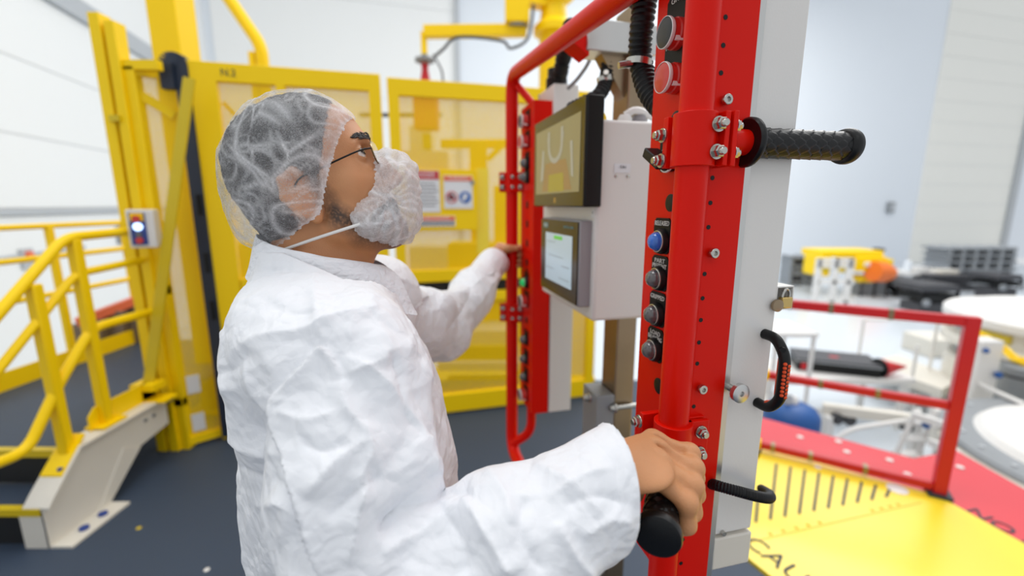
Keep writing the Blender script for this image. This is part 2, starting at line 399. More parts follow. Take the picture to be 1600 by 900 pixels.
s1 = sign('white sign with a red DANGER header beside the beard cover', -.71, -.50, 1.50, 1.775, .058, signred, 'DANGER', paper)
for k in range(7): hbar(MB(), -.69, -.53+(k % 3)*.01, 1.685-k*.024, 1.691-k*.024, .001, .0525).build('text_line', M['inkdark'], s1)
s2 = sign('white sign with an orange header and two round pictograms', -.475, -.285, 1.525, 1.745, .036, signorange, 'WARNING', paper)
q = cg(-.425, 1.60, .0535); mb = MB()
for a in range(24):
    pass
def ringpts(c, r, n=28): return [c+CD*math.cos(2*math.pi*i/n)*r+Vector((0, 0, math.sin(2*math.pi*i/n)*r)) for i in range(n+1)]
MB().tube(ringpts(q, .036), .004, 8).bar(q-CD*.026+Vector((0, 0, .026)), q+CD*.026-Vector((0, 0, .026)), .004, .008).build('prohibition_ring', signred, s2)
MB().obox(q+Vector((0, 0, -.004)), CD, CN, (0, 0, 1), .022, .001, .012).obox(q+Vector((0, 0, .016)), CD, CN, (0, 0, 1), .008, .001, .009).build('pictogram', M['inkdark'], s2)
q = cg(-.335, 1.60, .0525); MB().cyl(q, q+CN*.002, .040, n=28).build('mandatory_disc', signblue, s2)
MB().obox(q+CN*.003+Vector((0, 0, .008)), CD, CN, (0, 0, 1), .014, .001, .016).obox(q+CN*.003-CD*.012-Vector((0, 0, .012)), CD, CN, (0, 0, 1), .012, .001, .010).build('pictogram', paper, s2)
s3 = sign('long low sign with an orange header under the two upright signs', -.66, -.405, 1.405, 1.475, .030, signorange, 'CAUTION', paper)
for k in range(9): vbar(MB(), -.648+k*.028, .018, 1.412, 1.438, .001, .0525).build('text_line', M['inkdark'], s3)

# --- return panel between the slotted post and the gate, navy rubber edge, slotted post, brace, cross ties
rt = thing('fence_panel', (-2.05, 2.68, 0), 'narrow yellow mesh fence panel between slotted post and navy gate edge', 'fence')
pa, pb = Vector((-2.10, 2.62, 0)), Vector((-1.945, 2.76, 0)); pd = (pb-pa).normalized(); pn = Vector((pd.y, -pd.x, 0))
MB().box(-2.135, -2.075, 2.60, 2.66, 0, 2.30).build('post', M['yellow'], rt, bev=.004)
MB().obox(pb+Vector((0, 0, 1.15)), pd, pn, (0, 0, 1), .018, .03, 1.15).build('post', M['yellow'], rt, bev=.004)
for z in (.05, 2.28): MB().obox((pa+pb)/2+Vector((0, 0, z)), pd, pn, (0, 0, 1), .10, .02, .025).build('rail', M['yellow'], rt)
lattice(pa, pb, .07, 2.26).build('mesh_infill', M['yellow'], rt, smooth=False, kind='stuff')
for z, c in ((.16, 'white'), (.42, 'white')):
    MB().obox((pa+pb)/2-pd*.03+pn*.004+Vector((0, 0, z)), pd, pn, (0, 0, 1), .035, .002, .06).build('tag', M[c], rt)
nv = thing('gate_edge', (-1.90, 2.72, 0), 'navy rubber safety edge running up beside the yellow gate post', 'edge strip')
rp_ = round_path([(-1.955, 2.70, 2.20), (-1.955, 2.70, 2.36), (-1.885, 2.72, 2.36), (-1.885, 2.72, .04)], .05, 6)
mb = MB()
for a, b in zip(rp_, rp_[1:]):
    mb.bar(a, b+(b-a).normalized()*.004, .075, .05, Vector((0, 1, 0)))
mb.build('strip', M['navy'], nv)

sp = thing('slotted_post', (-2.2, 2.60, 0), 'tall yellow slotted guide post beside the grey control box', 'post')
MB().box(-2.265, -2.205, 2.58, 2.66, 0, 2.56).build('channel', M['yellow'], sp, bev=.003)
MB().box(-2.185, -2.13, 2.58, 2.66, 0, 2.52).build('channel', M['yellow'], sp, bev=.003)
MB().box(-2.205, -2.185, 2.635, 2.655, 0, 2.5).build('slot_back', M['inkdark'], sp)
for z in (2.02, 1.37, .32):
    MB().obox((-2.195, 2.572, z), (1, 0, 0), (0, 1, 0), (0, 0, 1), .028, .008, .016).build('clip', M['olive'], sp)
for z in (2.28, 1.02, .30):
    MB().box(-2.13, -2.075 if z < 2 else -1.94, 2.60, 2.64, z, z+.05).build('tie', M['yellow'], sp)
MB().bar((-2.12, 2.62, 2.18), (-1.97, 2.72, 2.06), .03, .05).build('tie', M['yellow'], sp)
br = W(296, 122, 2.56); br2 = W(232, 602, 2.47)
bo = thing('diagonal_brace', br2, 'yellow green flat brace leaning across the slotted post', 'brace')
MB().bar(br, br2, .062, .012, Vector((0, 1, 0))).build('bar', M['olive'], bo)
MB().obox(br2+Vector((0, 0, .0)), (1, 0, 0), (0, 1, 0), (0, 0, 1), .07, .05, .02).build('foot', M['yellow'], bo)
hc = thing('hoist_column', (-2.28, 3.25, 0), 'tall square yellow column rising out of sight behind the navy gate edge', 'column')
MB().box(-2.375, -2.185, 3.15, 3.35, .02, 4.6).build('shaft', M['yellow'], hc, bev=.006)
MB().box(-2.45, -2.11, 3.08, 3.42, 0, .02).build('base_plate', M['yellow'], hc)

# --- control box on the slotted post
cb = thing('control_box', W(226, 386, 2.5), 'grey control box with red and blue panel at the stair top', 'control box')
c = W(226, 357, 2.5); ax = Vector((.93, .36, 0)).normalized(); ay = Vector((ax.y, -ax.x, 0))
MB().obox(c, ax, ay, (0, 0, 1), .062, .045, .105).build('enclosure', M['white'], cb, bev=.006)
f = c+ay*.047-ax*.012
MB().obox(f, ax, ay, (0, 0, 1), .036, .003, .088).build('panel', M['bluepaint'], cb)
MB().obox(f+ay*.003+Vector((0, 0, .064)), ax, ay, (0, 0, 1), .030, .003, .022).build('label_plate', M['yellow'], cb)
MB().cyl(f+Vector((0, 0, .055)), f+ay*.022+Vector((0, 0, .055)), .018).build('push_button', M['redcap'], cb, label='red push button')
MB().cyl(f+Vector((0, 0, .012)), f+ay*.010+Vector((0, 0, .012)), .021).build('indicator', M['screen_led'], cb, label='lit white indicator')
MB().cyl(f+Vector((0, 0, -.03)), f+ay*.010+Vector((0, 0, -.03)), .015).build('indicator', M['grey_lens'], cb)
MB().cyl(f+Vector((0, 0, -.063)), f+ay*.016+Vector((0, 0, -.063)), .017).build('push_button', M['redcap'], cb)

# ============================================================ stair unit with its railings
st = thing('platform_stair', (-2.15, 2.1, 0), 'short white stair with grey treads, yellow nosings and yellow railings', 'stair')
x1 = -2.115
prof = [(1.77, 0), (2.06, 0), (2.13, .06), (2.30, .20), (2.52, .23), (2.52, .40), (1.96, .392), (1.80, .225), (1.77, .19)]
MB().prism([(x1, y, z) for y, z in prof], (-.012, 0, 0)).build('stringer', M['offwhite'], st)
MB().prism([(x1-.005, y, z) for y, z in ((1.77, 0), (1.785, 0), (1.785, .20), (1.77, .20))], (-.11, 0, 0)).build('stringer_flange', M['offwhite'], st)
fl = MB()
top = [(1.77, .195), (1.80, .23), (1.96, .392), (2.52, .40)]
for a, b in zip(top, top[1:]):
    fl.hexa([(x1+.03, a[0], a[1]), (x1-.09, a[0], a[1]), (x1-.09, b[0], b[1]), (x1+.03, b[0], b[1]), (x1+.03, a[0], a[1]+.012), (x1-.09, a[0], a[1]+.012), (x1-.09, b[0], b[1]+.012), (x1+.03, b[0], b[1]+.012)])
fl.build('stringer_flange', M['offwhite'], st)
MB().box(x1, x1+.10, 1.77, 2.08, 0, .012).build('foot_plate', M['offwhite'], st)
for y in (1.88, 1.98): MB().lathe((x1+.05, y, .012), (0, 0, 1), [(.02, 0), (.02, .012), (.008, .014)], 12).build('bolt', M['bluepaint'], st)
for y in (2.36, 2.42): MB().cyl((x1+.001, y, .33), (x1+.008, y, .33), .010, n=12).build('bolt', M['grey'], st)
MB().prism([(x1, 2.0, 0.0), (x1, 2.06, 0), (x1, 2.3, .2), (x1, 2.2, .25)], (.006, 0, 0)).build('gusset', M['offwhite'], st)
XL = -3.25
MB().box(XL, x1-.012, 1.78, 1.96, .165, .195).build('tread', M['floor'], st)
MB().box(XL, x1-.012, 1.96, 3.75, .345, .380).build('tread', M['floor'], st, label='dark grey landing at the stair top')
MB().box(XL, x1-.012, 1.765, 1.80, .168, .202).build('nosing', M['olive'], st)
MB().box(XL, x1-.012, 1.945, 1.98, .350, .386).build('nosing', M['olive'], st)
MB().box(XL, x1-.02, 1.97, 1.98, .2, .345).build('riser', M['dark'], st)
MB().box(XL, x1-.02, 1.80, 1.81, 0, .165).build('riser', M['dark'], st)
MB().prism([(-2.16, 2.09, .40), (-2.16, 2.52, .40), (-2.16, 2.52, .52), (-2.16, 2.13, .52), (-2.16, 2.09, .48)], (-.008, 0, 0)).build('kick_plate', M['yellow'], st)
MB().box(-2.17, -2.04, 2.42, 2.53, .405, .42).box(-2.17, -2.16, 2.42, 2.53, .405, .52).build('kick_plate', M['yellow'], st)
MB().box(XL, XL+.01, 2.02, 3.75, .38, .50).build('kick_plate', M['yellow'], st)
MB().box(XL-.03, XL+.05, 1.96, 3.75, .30, .378).build('stringer', M['offwhite'], st)
XR = -2.15
def post(x, y, z0, z1, w=.042):
    MB().box(x-w/2, x+w/2, y-w/2, y+w/2, z0, z1).build('post', M['yellow'], st, bev=.008)
post(XR, 1.95, .30, 1.20, .048); post(XR, 2.17, .41, 1.385, .048)
MB().hexa([(XR-.05, 1.86, .30), (XR+.05, 1.86, .30), (XR+.05, 2.0, .435), (XR-.05, 2.0, .435), (XR-.05, 1.86, .312), (XR+.05, 1.86, .312), (XR+.05, 2.0, .447), (XR-.05, 2.0, .447)]).build('base_plate', M['yellow'], st)
MB().box(XR-.05, XR+.05, 2.10, 2.24, .411, .423).build('base_plate', M['yellow'], st)
for x, y in ((XR+.03, 1.88),): MB().lathe((x, y, .325), (0, 0, 1), [(.012, 0), (.012, .012)], 8).build('bolt', M['bluepaint'], st)
R = .021
def rail(pts, r=R, fil=.08): MB().tube(round_path(pts, fil, 7), r, 14).build('rail', M['yellow'], st)
rail([(XR, 2.56, 1.405), (XR, 2.13, 1.395), (XR, 1.60, .93), (XR, 1.55, .80), (XR, 1.60, .50), (XR, 1.79, .475), (XR, 1.97, .71), (XR, 2.18, .93), (XR, 2.56, .925)], .023, .07)
rail([(XR, 2.56, 1.235), (XR, 2.15, 1.215), (XR, 1.66, .79), (XR, 1.60, .72)], .019, .06)
for x, y in ((XL, 2.2), (XL, 3.12), (XL, 3.72)): post(x, y, .38, 1.40)
for z in (1.405, 1.19, .93): rail([(XL, 2.0, z), (XL, 3.75, z)], .019)
sgn = thing('hatch_box', W(145, 405, 9.0), 'small grey box low on the left wall seen through the stair railing', 'box')
q = lw(2.6, 0, .06); MB().obox(Vector((q.x, q.y, 1.02)), LD, LN, (0, 0, 1), .20, .05, .15).build('box_body', M['grey'], sgn)
q = lw(.3, 0, .06); t = thing('call_button', Vector((q.x, q.y, .82)), 'orange button on a grey plate low on the left wall', 'button')
MB().obox(Vector((q.x, q.y, .85)), LD, LN, (0, 0, 1), .10, .03, .13).build('plate', M['trimgrey'], t); MB().cyl(Vector((q.x, q.y, .90))+LN*.03, Vector((q.x, q.y, .90))+LN*.07, .05).build('cap', M['orange_red'], t)

# orange timber crate-like carrier behind the railing
oc = thing('carrier_frame', (-2.85, 3.5, .38), 'orange sided carrier with brown grey blocks on the stair landing', 'carrier')
def ob(p0, p1, w, h, mtl, nm): MB().bar(p0, p1, w, h).build(nm, mtl, oc, bev=.004)
A_, B_ = W(120, 500, 3.45), W(232, 458, 3.75); C_, D_ = W(125, 575, 3.45), W(232, 535, 3.75)
up = Vector((0, 0, 1))
ob(A_-up*.02, B_-up*.02, .10, .07, M['orange_red'], 'side_rail')
ob(C_+up*.02, D_+up*.02, .10, .03, M['orange_red'], 'side_rail')
for t in (.04, .30, .60, .86):
    p, q = A_.lerp(B_, t), C_.lerp(D_, t)
    MB().bar(q+up*.03, p-up*.05, .12, .13).build('block', M['brown'], oc, bev=.004)
ob(A_.lerp(B_, .74)-up*.06, C_.lerp(D_, .74)+up*.04, .03, .05, M['white'], 'strap')

# ============================================================ crane arm, hoist pipe and machines inside the fence
cr = thing('crane_arm', (.42, 4.55, ZL), 'yellow jib arm on a round yellow column above the fence', 'crane')
cx = W(865, 30, 4.6); colx, coly = cx.x, cx.y
MB().lathe((colx, coly, ZL), (0, 0, 1), [(.135, 0), (.135, 4.33), (.19, 4.35), (.19, 4.41), (.13, 4.47), (.115, 4.60), (.19, 4.66), (.19, 5.4)], 24).build('column', M['yellow'], cr)
p0, p1 = W(662, 50, 4.35), W(822, 48, 4.45)
MB().bar(p0, p1, .085, .10).build('jib', M['yellow'], cr, bev=.006)
h0 = W(808, 40, 4.45); h0.z = p1.z
MB().obox(h0+Vector((0, 0, .20)), (1, 0, 0), (0, 1, 0), (0, 0, 1), .11, .11, .16).build('joint_block', M['yellow'], cr, bev=.01)
MB().cyl(h0+Vector((0, 0, .02)), h0+Vector((0, 0, .08)), .10).build('swivel', M['grey'], cr)
MB().bar(h0+Vector((0, 0, .30)), Vector((colx, coly, h0.z+.32)), .14, .16).build('upper_jib', M['yellow'], cr)
MB().bar(p0, p0-up*.19, .04, .05, Vector((1, 0, 0))).build('drop_arm', M['yellow'], cr)
q = p0-up*.19
MB().lathe(q-up*.08, (0, 0, 1), [(.03, 0), (.09, .02), (.09, .045), (.03, .05), (.03, .08)], 16).build('swivel', M['grey'], cr)
MB().tube(smooth_path([p0+Vector((.10, 0, -.20)), p0+Vector((.18, -.05, -.16)), p0+Vector((.32, -.05, -.06)), p0+Vector((.7, -.05, -.09)), h0+Vector((-.06, -.06, -.17)), h0+Vector((.10, -.06, -.08)), h0+Vector((.15, -.05, .2))]), .013, 8).build('cable', M['greydark'], cr)
MB().tube(smooth_path([q+Vector((.08, 0, 0)), q+Vector((.16, -.05, -.15)), q+Vector((.17, -.05, -.27))]), .009, 8).build('cable', M['greydark'], cr)
hk = q-up*.08
MB().lathe(hk-up*.25, (0, 0, 1), [(.12, 0), (.11, .05), (.05, .09), (.03, .2), (.035, .25)], 16).build('hook_shackle', M['rail_red'], cr)
MB().obox(hk-up*.42, (1, 0, 0), (0, 1, 0), (0, 0, 1), .11, .09, .16).build('hook_block', M['orange'], cr, bev=.02)
MB().obox(hk-up*.68, (1, 0, 0), (0, 1, 0), (0, 0, 1), .04, .04, .07).build('hook_block', M['olive'], cr, bev=.01)
hp = thing('hoist_pipe', (-2.3, 4.0, ZL), 'bent yellow pipe rising to the upper left behind the gate', 'pipe')
q0, q1 = W(318, -60, 4.0), W(408, 72, 4.0)
MB().tube(round_path([q0, q1, Vector((q1.x, 4.0, ZL))], .08), .05, 16).build('pipe', M['yellow'], hp)
MB().box(q1.x-.10, q1.x-.05, 3.97, 4.03, q1.z-.55, q1.z-.05).build('bracket', M['yellow'], hp)

mc = thing('transfer_machine', (-.1, 4.4, ZL), 'yellow and cream lifting machine inside the mesh fence', 'machine')
def mbx(px0, py0, px1, py1, Y, dp, mtl, nm):
    a, b = W(px0, py1, Y), W(px1, py0, Y)
    za = Zat((py1), Y); zb = Zat(py0, Y)
    MB().box(a.x, b.x, Y, Y+dp, za, zb).build(nm, mtl, mc, bev=.01)
mbx(688, 516, 800, 541, 4.0, .5, M['offwhite'], 'bed')
mbx(676, 541, 806, 566, 3.95, .3, M['olive'], 'bed_side')
mbx(684, 566, 812, 580, 3.9, .6, M['offwhite'], 'bed')
mbx(688, 217, 800, 231, 4.4, .10, M['yellow'], 'beam')
mbx(738, 219, 760, 520, 4.3, .15, M['yellow'], 'upright')
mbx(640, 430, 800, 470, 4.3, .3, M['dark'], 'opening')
mbx(772, 290, 815, 430, 4.2, .3, M['yellow'], 'cabinet')
mbx(640, 385, 700, 425, 4.5, .4, M['offwhite'], 'cover')
mbx(620, 235, 700, 345, 4.9, .4, M['offwhite'], 'cover')
mbx(640, 195, 672, 236, 4.9, .4, M['offwhite'], 'cover')
mbx(560, 176, 690, 182, 4.7, .05, M['greydark'], 'cable_tray')
mbx(700, 380, 800, 425, 4.1, .3, M['yellow'], 'cabinet')
MB().bar(W(762, 250, 4.3), W(806, 206, 4.3), .05, .05).build('brace', M['yellow'], mc)
mbx(700, 590, 930, 640, 4.0, .08, M['yellow'], 'skirt')
mbx(690, 470, 800, 515, 4.35, .2, M['yellow'], 'cabinet')
mbx(886, 480, 932, 600, 4.3, .4, M['offwhite'], 'cover')
mbx(800, 430, 880, 600, 4.5, .3, M['yellow'], 'cabinet')
mbx(640, 600, 900, 700, 4.5, .5, M['yellow'], 'base')
mbx(440, 420, 600, 650, 4.4, .3, M['yellow'], 'cabinet')
mbx(345, 380, 430, 640, 4.2, .3, M['yellow'], 'cabinet')
# ============================================================ red guard rail on the right and the clean room floor beyond
gr = thing('guard_rail', (2.0, 2.35, 0), 'red square tube guard rail along the yellow deck plate', 'railing')
RA, RB = Vector((2.305, 2.142, 0)), Vector((1.50, 2.62, 0)); rd = (RB-RA).normalized(); rn = Vector((rd.y, -rd.x, 0))
def gp(t, z): return RA.lerp(RB, t)+Vector((0, 0, z))
MB().bar(gp(0, 0.01), gp(0, 1.0), .056, .056, rd).build('post', M['rail_red'], gr, bev=.004)
MB().bar(gp(1, 0.01), gp(1, 1.0), .056, .056, rd).build('post', M['rail_red'], gr, bev=.004)
for z, w in ((.975, .05), (.52, .042), (.055, .042)):
    MB().bar(gp(.03, z), gp(.97, z), w, w).build('rail', M['rail_red'], gr, bev=.004)
    for t in (.34, .62, .83):
        MB().bar(gp(t-.012, z), gp(t+.012, z), w+.004, w+.004).build('collar', M['mast'], gr)
for z in (.52, .055): MB().bar(gp(.90, z), gp(.985, z), .062, .062).build('sleeve', M['yellow'], gr, bev=.01, label='yellow rubber sleeve')
MB().obox(gp(0, .02), rd, rn, (0, 0, 1), .05, .05, .008).build('foot_plate', M['inkdark'], gr)

up = Vector((0, 0, 1)); dwn = Vector((0, 0, -1))
# far yellow machine on the clean room floor
ym = thing('far_machine', (9.4, 13, ZL), 'yellow machine with an orange nose at the foot of the far wall', 'machine')
Y0 = 13.2
def seg(px0, py0, px1, py1, Y, dp, mtl, nm, par, bev=.02):
    a, b = W(px0, py1, Y), W(px1, py0, Y)
    return MB().box(a.x, b.x, Y, Y+dp, Zat(py1, Y), Zat(py0, Y)).build(nm, mtl, par, bev=bev)
seg(1285, 392, 1382, 402, Y0, 1.0, M['yellow'], 'top_beam', ym)
seg(1338, 402, 1388, 424, Y0-.1, .9, M['yellow'], 'body', ym); seg(1280, 400, 1300, 432, Y0, .8, M['yellow'], 'side', ym)
seg(1352, 410, 1365, 417, Y0-.16, .1, M['white'], 'sign_plate', ym)
a = W(1367, 418, Y0-.3); MB().lathe(W(1364, 424, Y0-.3), (1, .1, -.1), [(.30, 0), (.30, .35), (.2, .6)], 18).build('nose', M['orange'], ym)
seg(1376, 405, 1397, 428, Y0+.2, .5, M['yellow'], 'arm', ym); seg(1345, 432, 1366, 442, Y0, .5, M['yellow'], 'foot', ym)
seg(1340, 440, 1390, 462, Y0+.2, .6, M['grey'], 'base', ym)
for px in (1345, 1366, 1385): seg(px, 440, px+5, 466, Y0-.05, .1, M['greydark'], 'leg', ym)
seg(1375, 388, 1384, 393, Y0+.2, .3, M['inkdark'], 'lamp', ym)
wf = thing('white_frame', (8.9, 12.3, ZL), 'white tubular stand in front of the far yellow machine', 'stand')
for px in (1279, 1306, 1328):
    a = W(px, 406, 12.2); MB().box(a.x, a.x+.11, 12.2, 12.31, ZL, Zat(405, 12.2)).build('leg', M['white'], wf)
    a = W(px+4, 406, 12.9); MB().box(a.x, a.x+.09, 12.9, 13.0, ZL, Zat(407, 12.9)).build('leg', M['white'], wf)
for py in (404, 412, 438, 470): seg(1278, py, 1336, py+6, 12.2, .1, M['white'], 'rail', wf, 0)
for py in (466,): seg(1284, py, 1336, py+5, 12.9, .1, M['white'], 'rail', wf, 0)
for px, w in ((1286, 10), (1316, 9)): seg(px, 418, px+w, 426, 12.5, .2, M['olive'], 'box', wf, 0)

# storage shelf, black low carts, pale racks along the far wall
sh = thing('storage_shelf', (8.3, 15, ZL), 'grey shelving stacked with cases left of the far yellow machine', 'shelf')
for py in (402, 415, 428, 440): seg(1236, py, 1280, py+2.5, 15, .6, M['grey'], 'shelf_board', sh, 0)
for px in (1236, 1257, 1278): seg(px, 400, px+2, 447, 15, .6, M['grey'], 'upright', sh, 0)
rnd = random.Random(5)
for i, (px, py, w, h, mk) in enumerate([(1240, 405, 14, 10, 'greydark'), (1260, 406, 15, 9, 'trimgrey'), (1241, 418, 12, 10, 'grey'), (1260, 419, 16, 9, 'greydark'), (1241, 430, 14, 10, 'greydark'), (1261, 431, 12, 9, 'grey')]):
    t = thing('storage_case', W(px, py, 15.1), ('charcoal', 'pale grey', 'mid grey', 'charcoal', 'charcoal', 'mid grey')[i]+' case on the '+('top', 'middle', 'bottom')[i//2]+' board of the far shelving, '+('left', 'right')[i % 2]+' bay', 'case', 'cases on the far shelving')
    seg(px, py, px+w, py+h, 15.05, .4, M[mk], 'case_body', t); seg(px+w*.35, py+h*.4, px+w*.65, py+h*.55, 15.03, .02, M['black'], 'latch', t, 0)
pn = thing('notice_board', (7.9, 15.5, ZL), 'pale notice stand with an orange patch beside the far shelving', 'stand')
seg(1221, 404, 1240, 446, 15.6, .1, M['white'], 'board', pn); seg(1228, 416, 1238, 426, 15.55, .05, M['orange_red'], 'patch', pn); seg(1221, 404, 1226, 409, 15.55, .05, M['inkdark'], 'clip', pn)
carts = [(1402, 436, 1440, 462, 13.0, 'black low cart with a white wheel nearest the far yellow machine', 'black'), (1440, 446, 1500, 476, 11.0, 'long black low cart in front of the pale round platform', 'black'),
         (1455, 430, 1535, 447, 14.0, 'wide charcoal cart under the pale far rack', 'greydark'), (1560, 430, 1600, 452, 12.5, 'black cart half hidden by the pale round platform', 'black')]
for px0, py0, px1, py1, Y, lab, mk in carts:
    t = thing('equipment_cart', W((px0+px1)/2, py1, Y), lab, 'cart', 'dark carts on the far floor')
    seg(px0, py0, px1, py0+(py1-py0)*.35, Y, .9, M['greydark'], 'deck', t); seg(px0+3, py0+(py1-py0)*.45, px1-3, py1-4, Y+.05, .8, M[mk], 'body', t)
    seg(px0, py0+(py1-py0)*.3, px0+3, py1, Y, .1, M['black'], 'leg', t, 0); seg(px1-3, py0+(py1-py0)*.3, px1, py1, Y, .1, M['black'], 'leg', t, 0)
    for px in (px0+6, px1-6):
        a = W(px, py1-3, Y-.05); MB().lathe(a, (0, -1, 0), [(.09, 0), (.09, .05), (.04, .06)], 14).build('wheel', M['grey'], t)
    zb = Zat(py1, Y)
    if zb > ZL+.02: MB().box(W(px0+4, py1, Y).x, W(px1-4, py1, Y).x, Y+.1, Y+.7, ZL, zb).build('plinth', M['greydark'], t)
wh = W(1428, 449, 12.9); tw = thing('hose_reel', wh, 'white ring shaped hose reel leaning on the black low cart', 'reel')
MB().lathe(wh, (0, -1, .2), [(.16, 0), (.16, .05), (.08, .06)], 20).build('reel', M['white'], tw)
rk = thing('pale_rack', (12.5, 15.5, ZL), 'pale blue grey equipment rack with many cross bars along the far wall', 'rack')
for px in (1482, 1502, 1522, 1542, 1562, 1582): seg(px, 386, px+4, 432, 15.4, .9, M['trimgrey'], 'upright', rk, 0)
for py in (388, 398, 408, 420, 430): seg(1480, py, 1590, py+3, 15.3, 1.0, M['grey'], 'shelf_board', rk, 0)
seg(1504, 390, 1522, 420, 15.7, .4, M['wall_blue'], 'cabinet', rk); seg(1556, 388, 1578, 424, 15.7, .4, M['wall_blue'], 'cabinet', rk); seg(1526, 400, 1540, 420, 15.7, .4, M['white'], 'cabinet', rk)
MB().box(W(1484, 430, 15.5).x, W(1586, 430, 15.5).x, 15.6, 16.2, ZL, Zat(428, 15.4)).build('base', M['grey'], rk)
tb = thing('work_table', (11, 14.5, ZL), 'white work table with a tan tray in front of the pale far rack', 'table')
seg(1405, 425, 1480, 430, 14.4, .8, M['white'], 'table_top', tb, 0)
for px in (1407, 1440, 1474): seg(px, 430, px+4, 450, 14.4, .08, M['grey'], 'leg', tb, 0); 
seg(1470, 422, 1500, 430, 14.3, .4, M['offwhite'], 'tray', tb); seg(1430, 418, 1455, 426, 14.4, .4, M['white'], 'box', tb); seg(1418, 408, 1426, 426, 14.5, .2, M['wall_blue'], 'box', tb)
seg(1404, 448, 1480, 452, 14.4, .8, M['greydark'], 'lower_shelf', tb, 0)

# round white platforms
def drum(name, label, c, tiers, mtls):
    t = thing(name, (c[0], c[1], ZL), label, 'platform', 'round white machine platforms')
    for (r0, z0, r1, z1, nm), mk in zip(tiers, mtls):
        MB().lathe((c[0], c[1], z0), (0, 0, 1), [(r0, 0), (r1, z1-z0-.03), (r1-.03, z1-z0)], 56).build(nm, M[mk], t, angle=25)
    return t
P1 = (7.30, 5.35)
d1 = drum('round_platform', 'tiered round cream platform behind the end post of the red guard rail', P1,
     [(1.28, ZL, 1.28, -.50, 'skirt'), (1.18, -.50, 1.18, -.30, 'band'), (1.36, -.30, 1.36, -.18, 'flange'), (1.26, -.18, 1.26, .04, 'body'), (1.38, .04, 1.38, .16, 'rim'), (1.15, .16, 1.13, .22, 'top_disc')],
     ['offwhite', 'grey', 'offwhite', 'offwhite', 'white', 'white'])
for i, a in enumerate(range(-200, -90, 22)):
    ca = Vector((math.cos(math.radians(a)), math.sin(math.radians(a)), 0))
    MB().obox(Vector((*P1, -.07))+ca*1.262, ca, (-ca.y, ca.x, 0), up, .012, .17, .05).build('slot', M['olive' if i % 2 else 'grey'], d1)
MB().lathe((P1[0]+.5, P1[1]-.1, .22), up, [(.55, 0), (.55, .2), (.45, .3), (.45, .5)], 32).build('hub', M['offwhite'], d1)
P2 = (5.12, 3.17)
d2_ = drum('round_platform', 'low round white turntable with a wide grey ring right of the guard rail', P2,
     [(1.1, ZL, 1.1, -.70, 'skirt'), (1.31, -.70, 1.31, -.51, 'rim'), (1.29, -.51, 1.28, -.48, 'ring'), (1.03, -.48, 1.01, -.43, 'top_disc')], ['offwhite', 'offwhite', 'grey', 'white'])
MB().lathe((*P2, -.43), up, [(.55, 0), (.55, .03), (.5, .05)], 32).build('hub', M['grey'], d2_)
for a in range(110, 290, 14):
    ca = Vector((math.cos(math.radians(a)), math.sin(math.radians(a)), 0)); MB().cyl(Vector((*P2, -.485))+ca*1.15, Vector((*P2, -.468))+ca*1.15, .02, n=10).build('bolt', M['trimgrey'], d2_)

# black case with red wedge, white trolleys, blue drum, step ladder, tape
wt = thing('trolley', (3.9, 5.3, ZL), 'white trolley under the long charcoal case', 'trolley')
zc = -.50
MB().box(3.05, 4.9, 5.05, 5.75, zc-.10, zc-.02).build('table_top', M['white'], wt, bev=.01)
for x, y in ((3.12, 5.1), (4.8, 5.1), (3.12, 5.7), (4.8, 5.7)): MB().box(x-.03, x+.03, y-.03, y+.03, ZL, zc-.10).build('leg', M['white'], wt)
MB().box(3.1, 4.85, 5.08, 5.14, -1.0, -.94).build('rail', M['white'], wt)
bc = thing('equipment_case', (3.9, 5.4, zc-.02), 'long charcoal case with black sides on the white trolley', 'case')
ca_, cb_ = W(1242, 600, 5.35), W(1372, 612, 5.05); ca_.z = cb_.z = zc-.02
cdv = (cb_-ca_).normalized(); cnv = Vector((-cdv.y, cdv.x, 0)); L = (cb_-ca_).length
MB().obox((ca_+cb_)/2+cnv*.22+up*.065, cdv, cnv, up, L/2, .22, .065).build('body', M['black'], bc, bev=.008)
MB().obox((ca_+cb_)/2+cnv*.22+up*.145, cdv, cnv, up, L/2+.01, .23, .015).build('lid', M['greydark'], bc, bev=.006)
MB().obox((ca_+cb_)/2+cnv*.0+up*.128, cdv, cnv, up, L/2+.012, .012, .012).build('edge_strip', M['grey'], bc)
MB().obox(ca_.lerp(cb_, .08)-cnv*.004+up*.06, cdv, cnv, up, .03, .006, .04).build('latch', M['rail_red'], bc); MB().obox(ca_.lerp(cb_, .5)+cnv*.2+up*.161, cdv, cnv, up, .05, .03, .001).build('label', M['rail_red'], bc)
rw = thing('marker_cone', cb_+Vector((.3, .1, 0)), 'dark red cone lying on its side beside the charcoal case', 'cone')
MB().lathe(cb_+Vector((.06, .10, .10)), (1, .12, 0), [(.115, 0), (.115, .03), (.10, .04), (.012, .36)], 20).build('cone', M['rail_red'], rw)
MB().lathe(cb_+Vector((.04, .10, .10)), (1, .12, 0), [(.115, -.01), (.12, 0), (.12, .02)], 20).build('base_ring', M['black'], rw)
bd = thing('blue_drum', W(1236, 665, 4.0)*1, 'round blue covered drum behind the red deck plate', 'drum')
c = W(1236, 650, 4.05)
MB().lathe((c.x, c.y, ZL), up, [(.22, 0), (.245, .03), (.25, c.z-ZL-.02), (.245, c.z-ZL+.03), (.21, c.z-ZL+.09), (.13, c.z-ZL+.13), (.04, c.z-ZL+.145)], 28).build('body', M['blue'], bd)
MB().lathe((c.x, c.y, c.z+.14), up, [(.05, 0), (.05, .04), (.03, .07)], 14).build('cap', M['white'], bd)
MB().cyl((c.x-.06, c.y-.02, c.z+.14), (c.x-.06, c.y-.02, c.z+.24), .035).build('fitting', M['trimgrey'], bd)
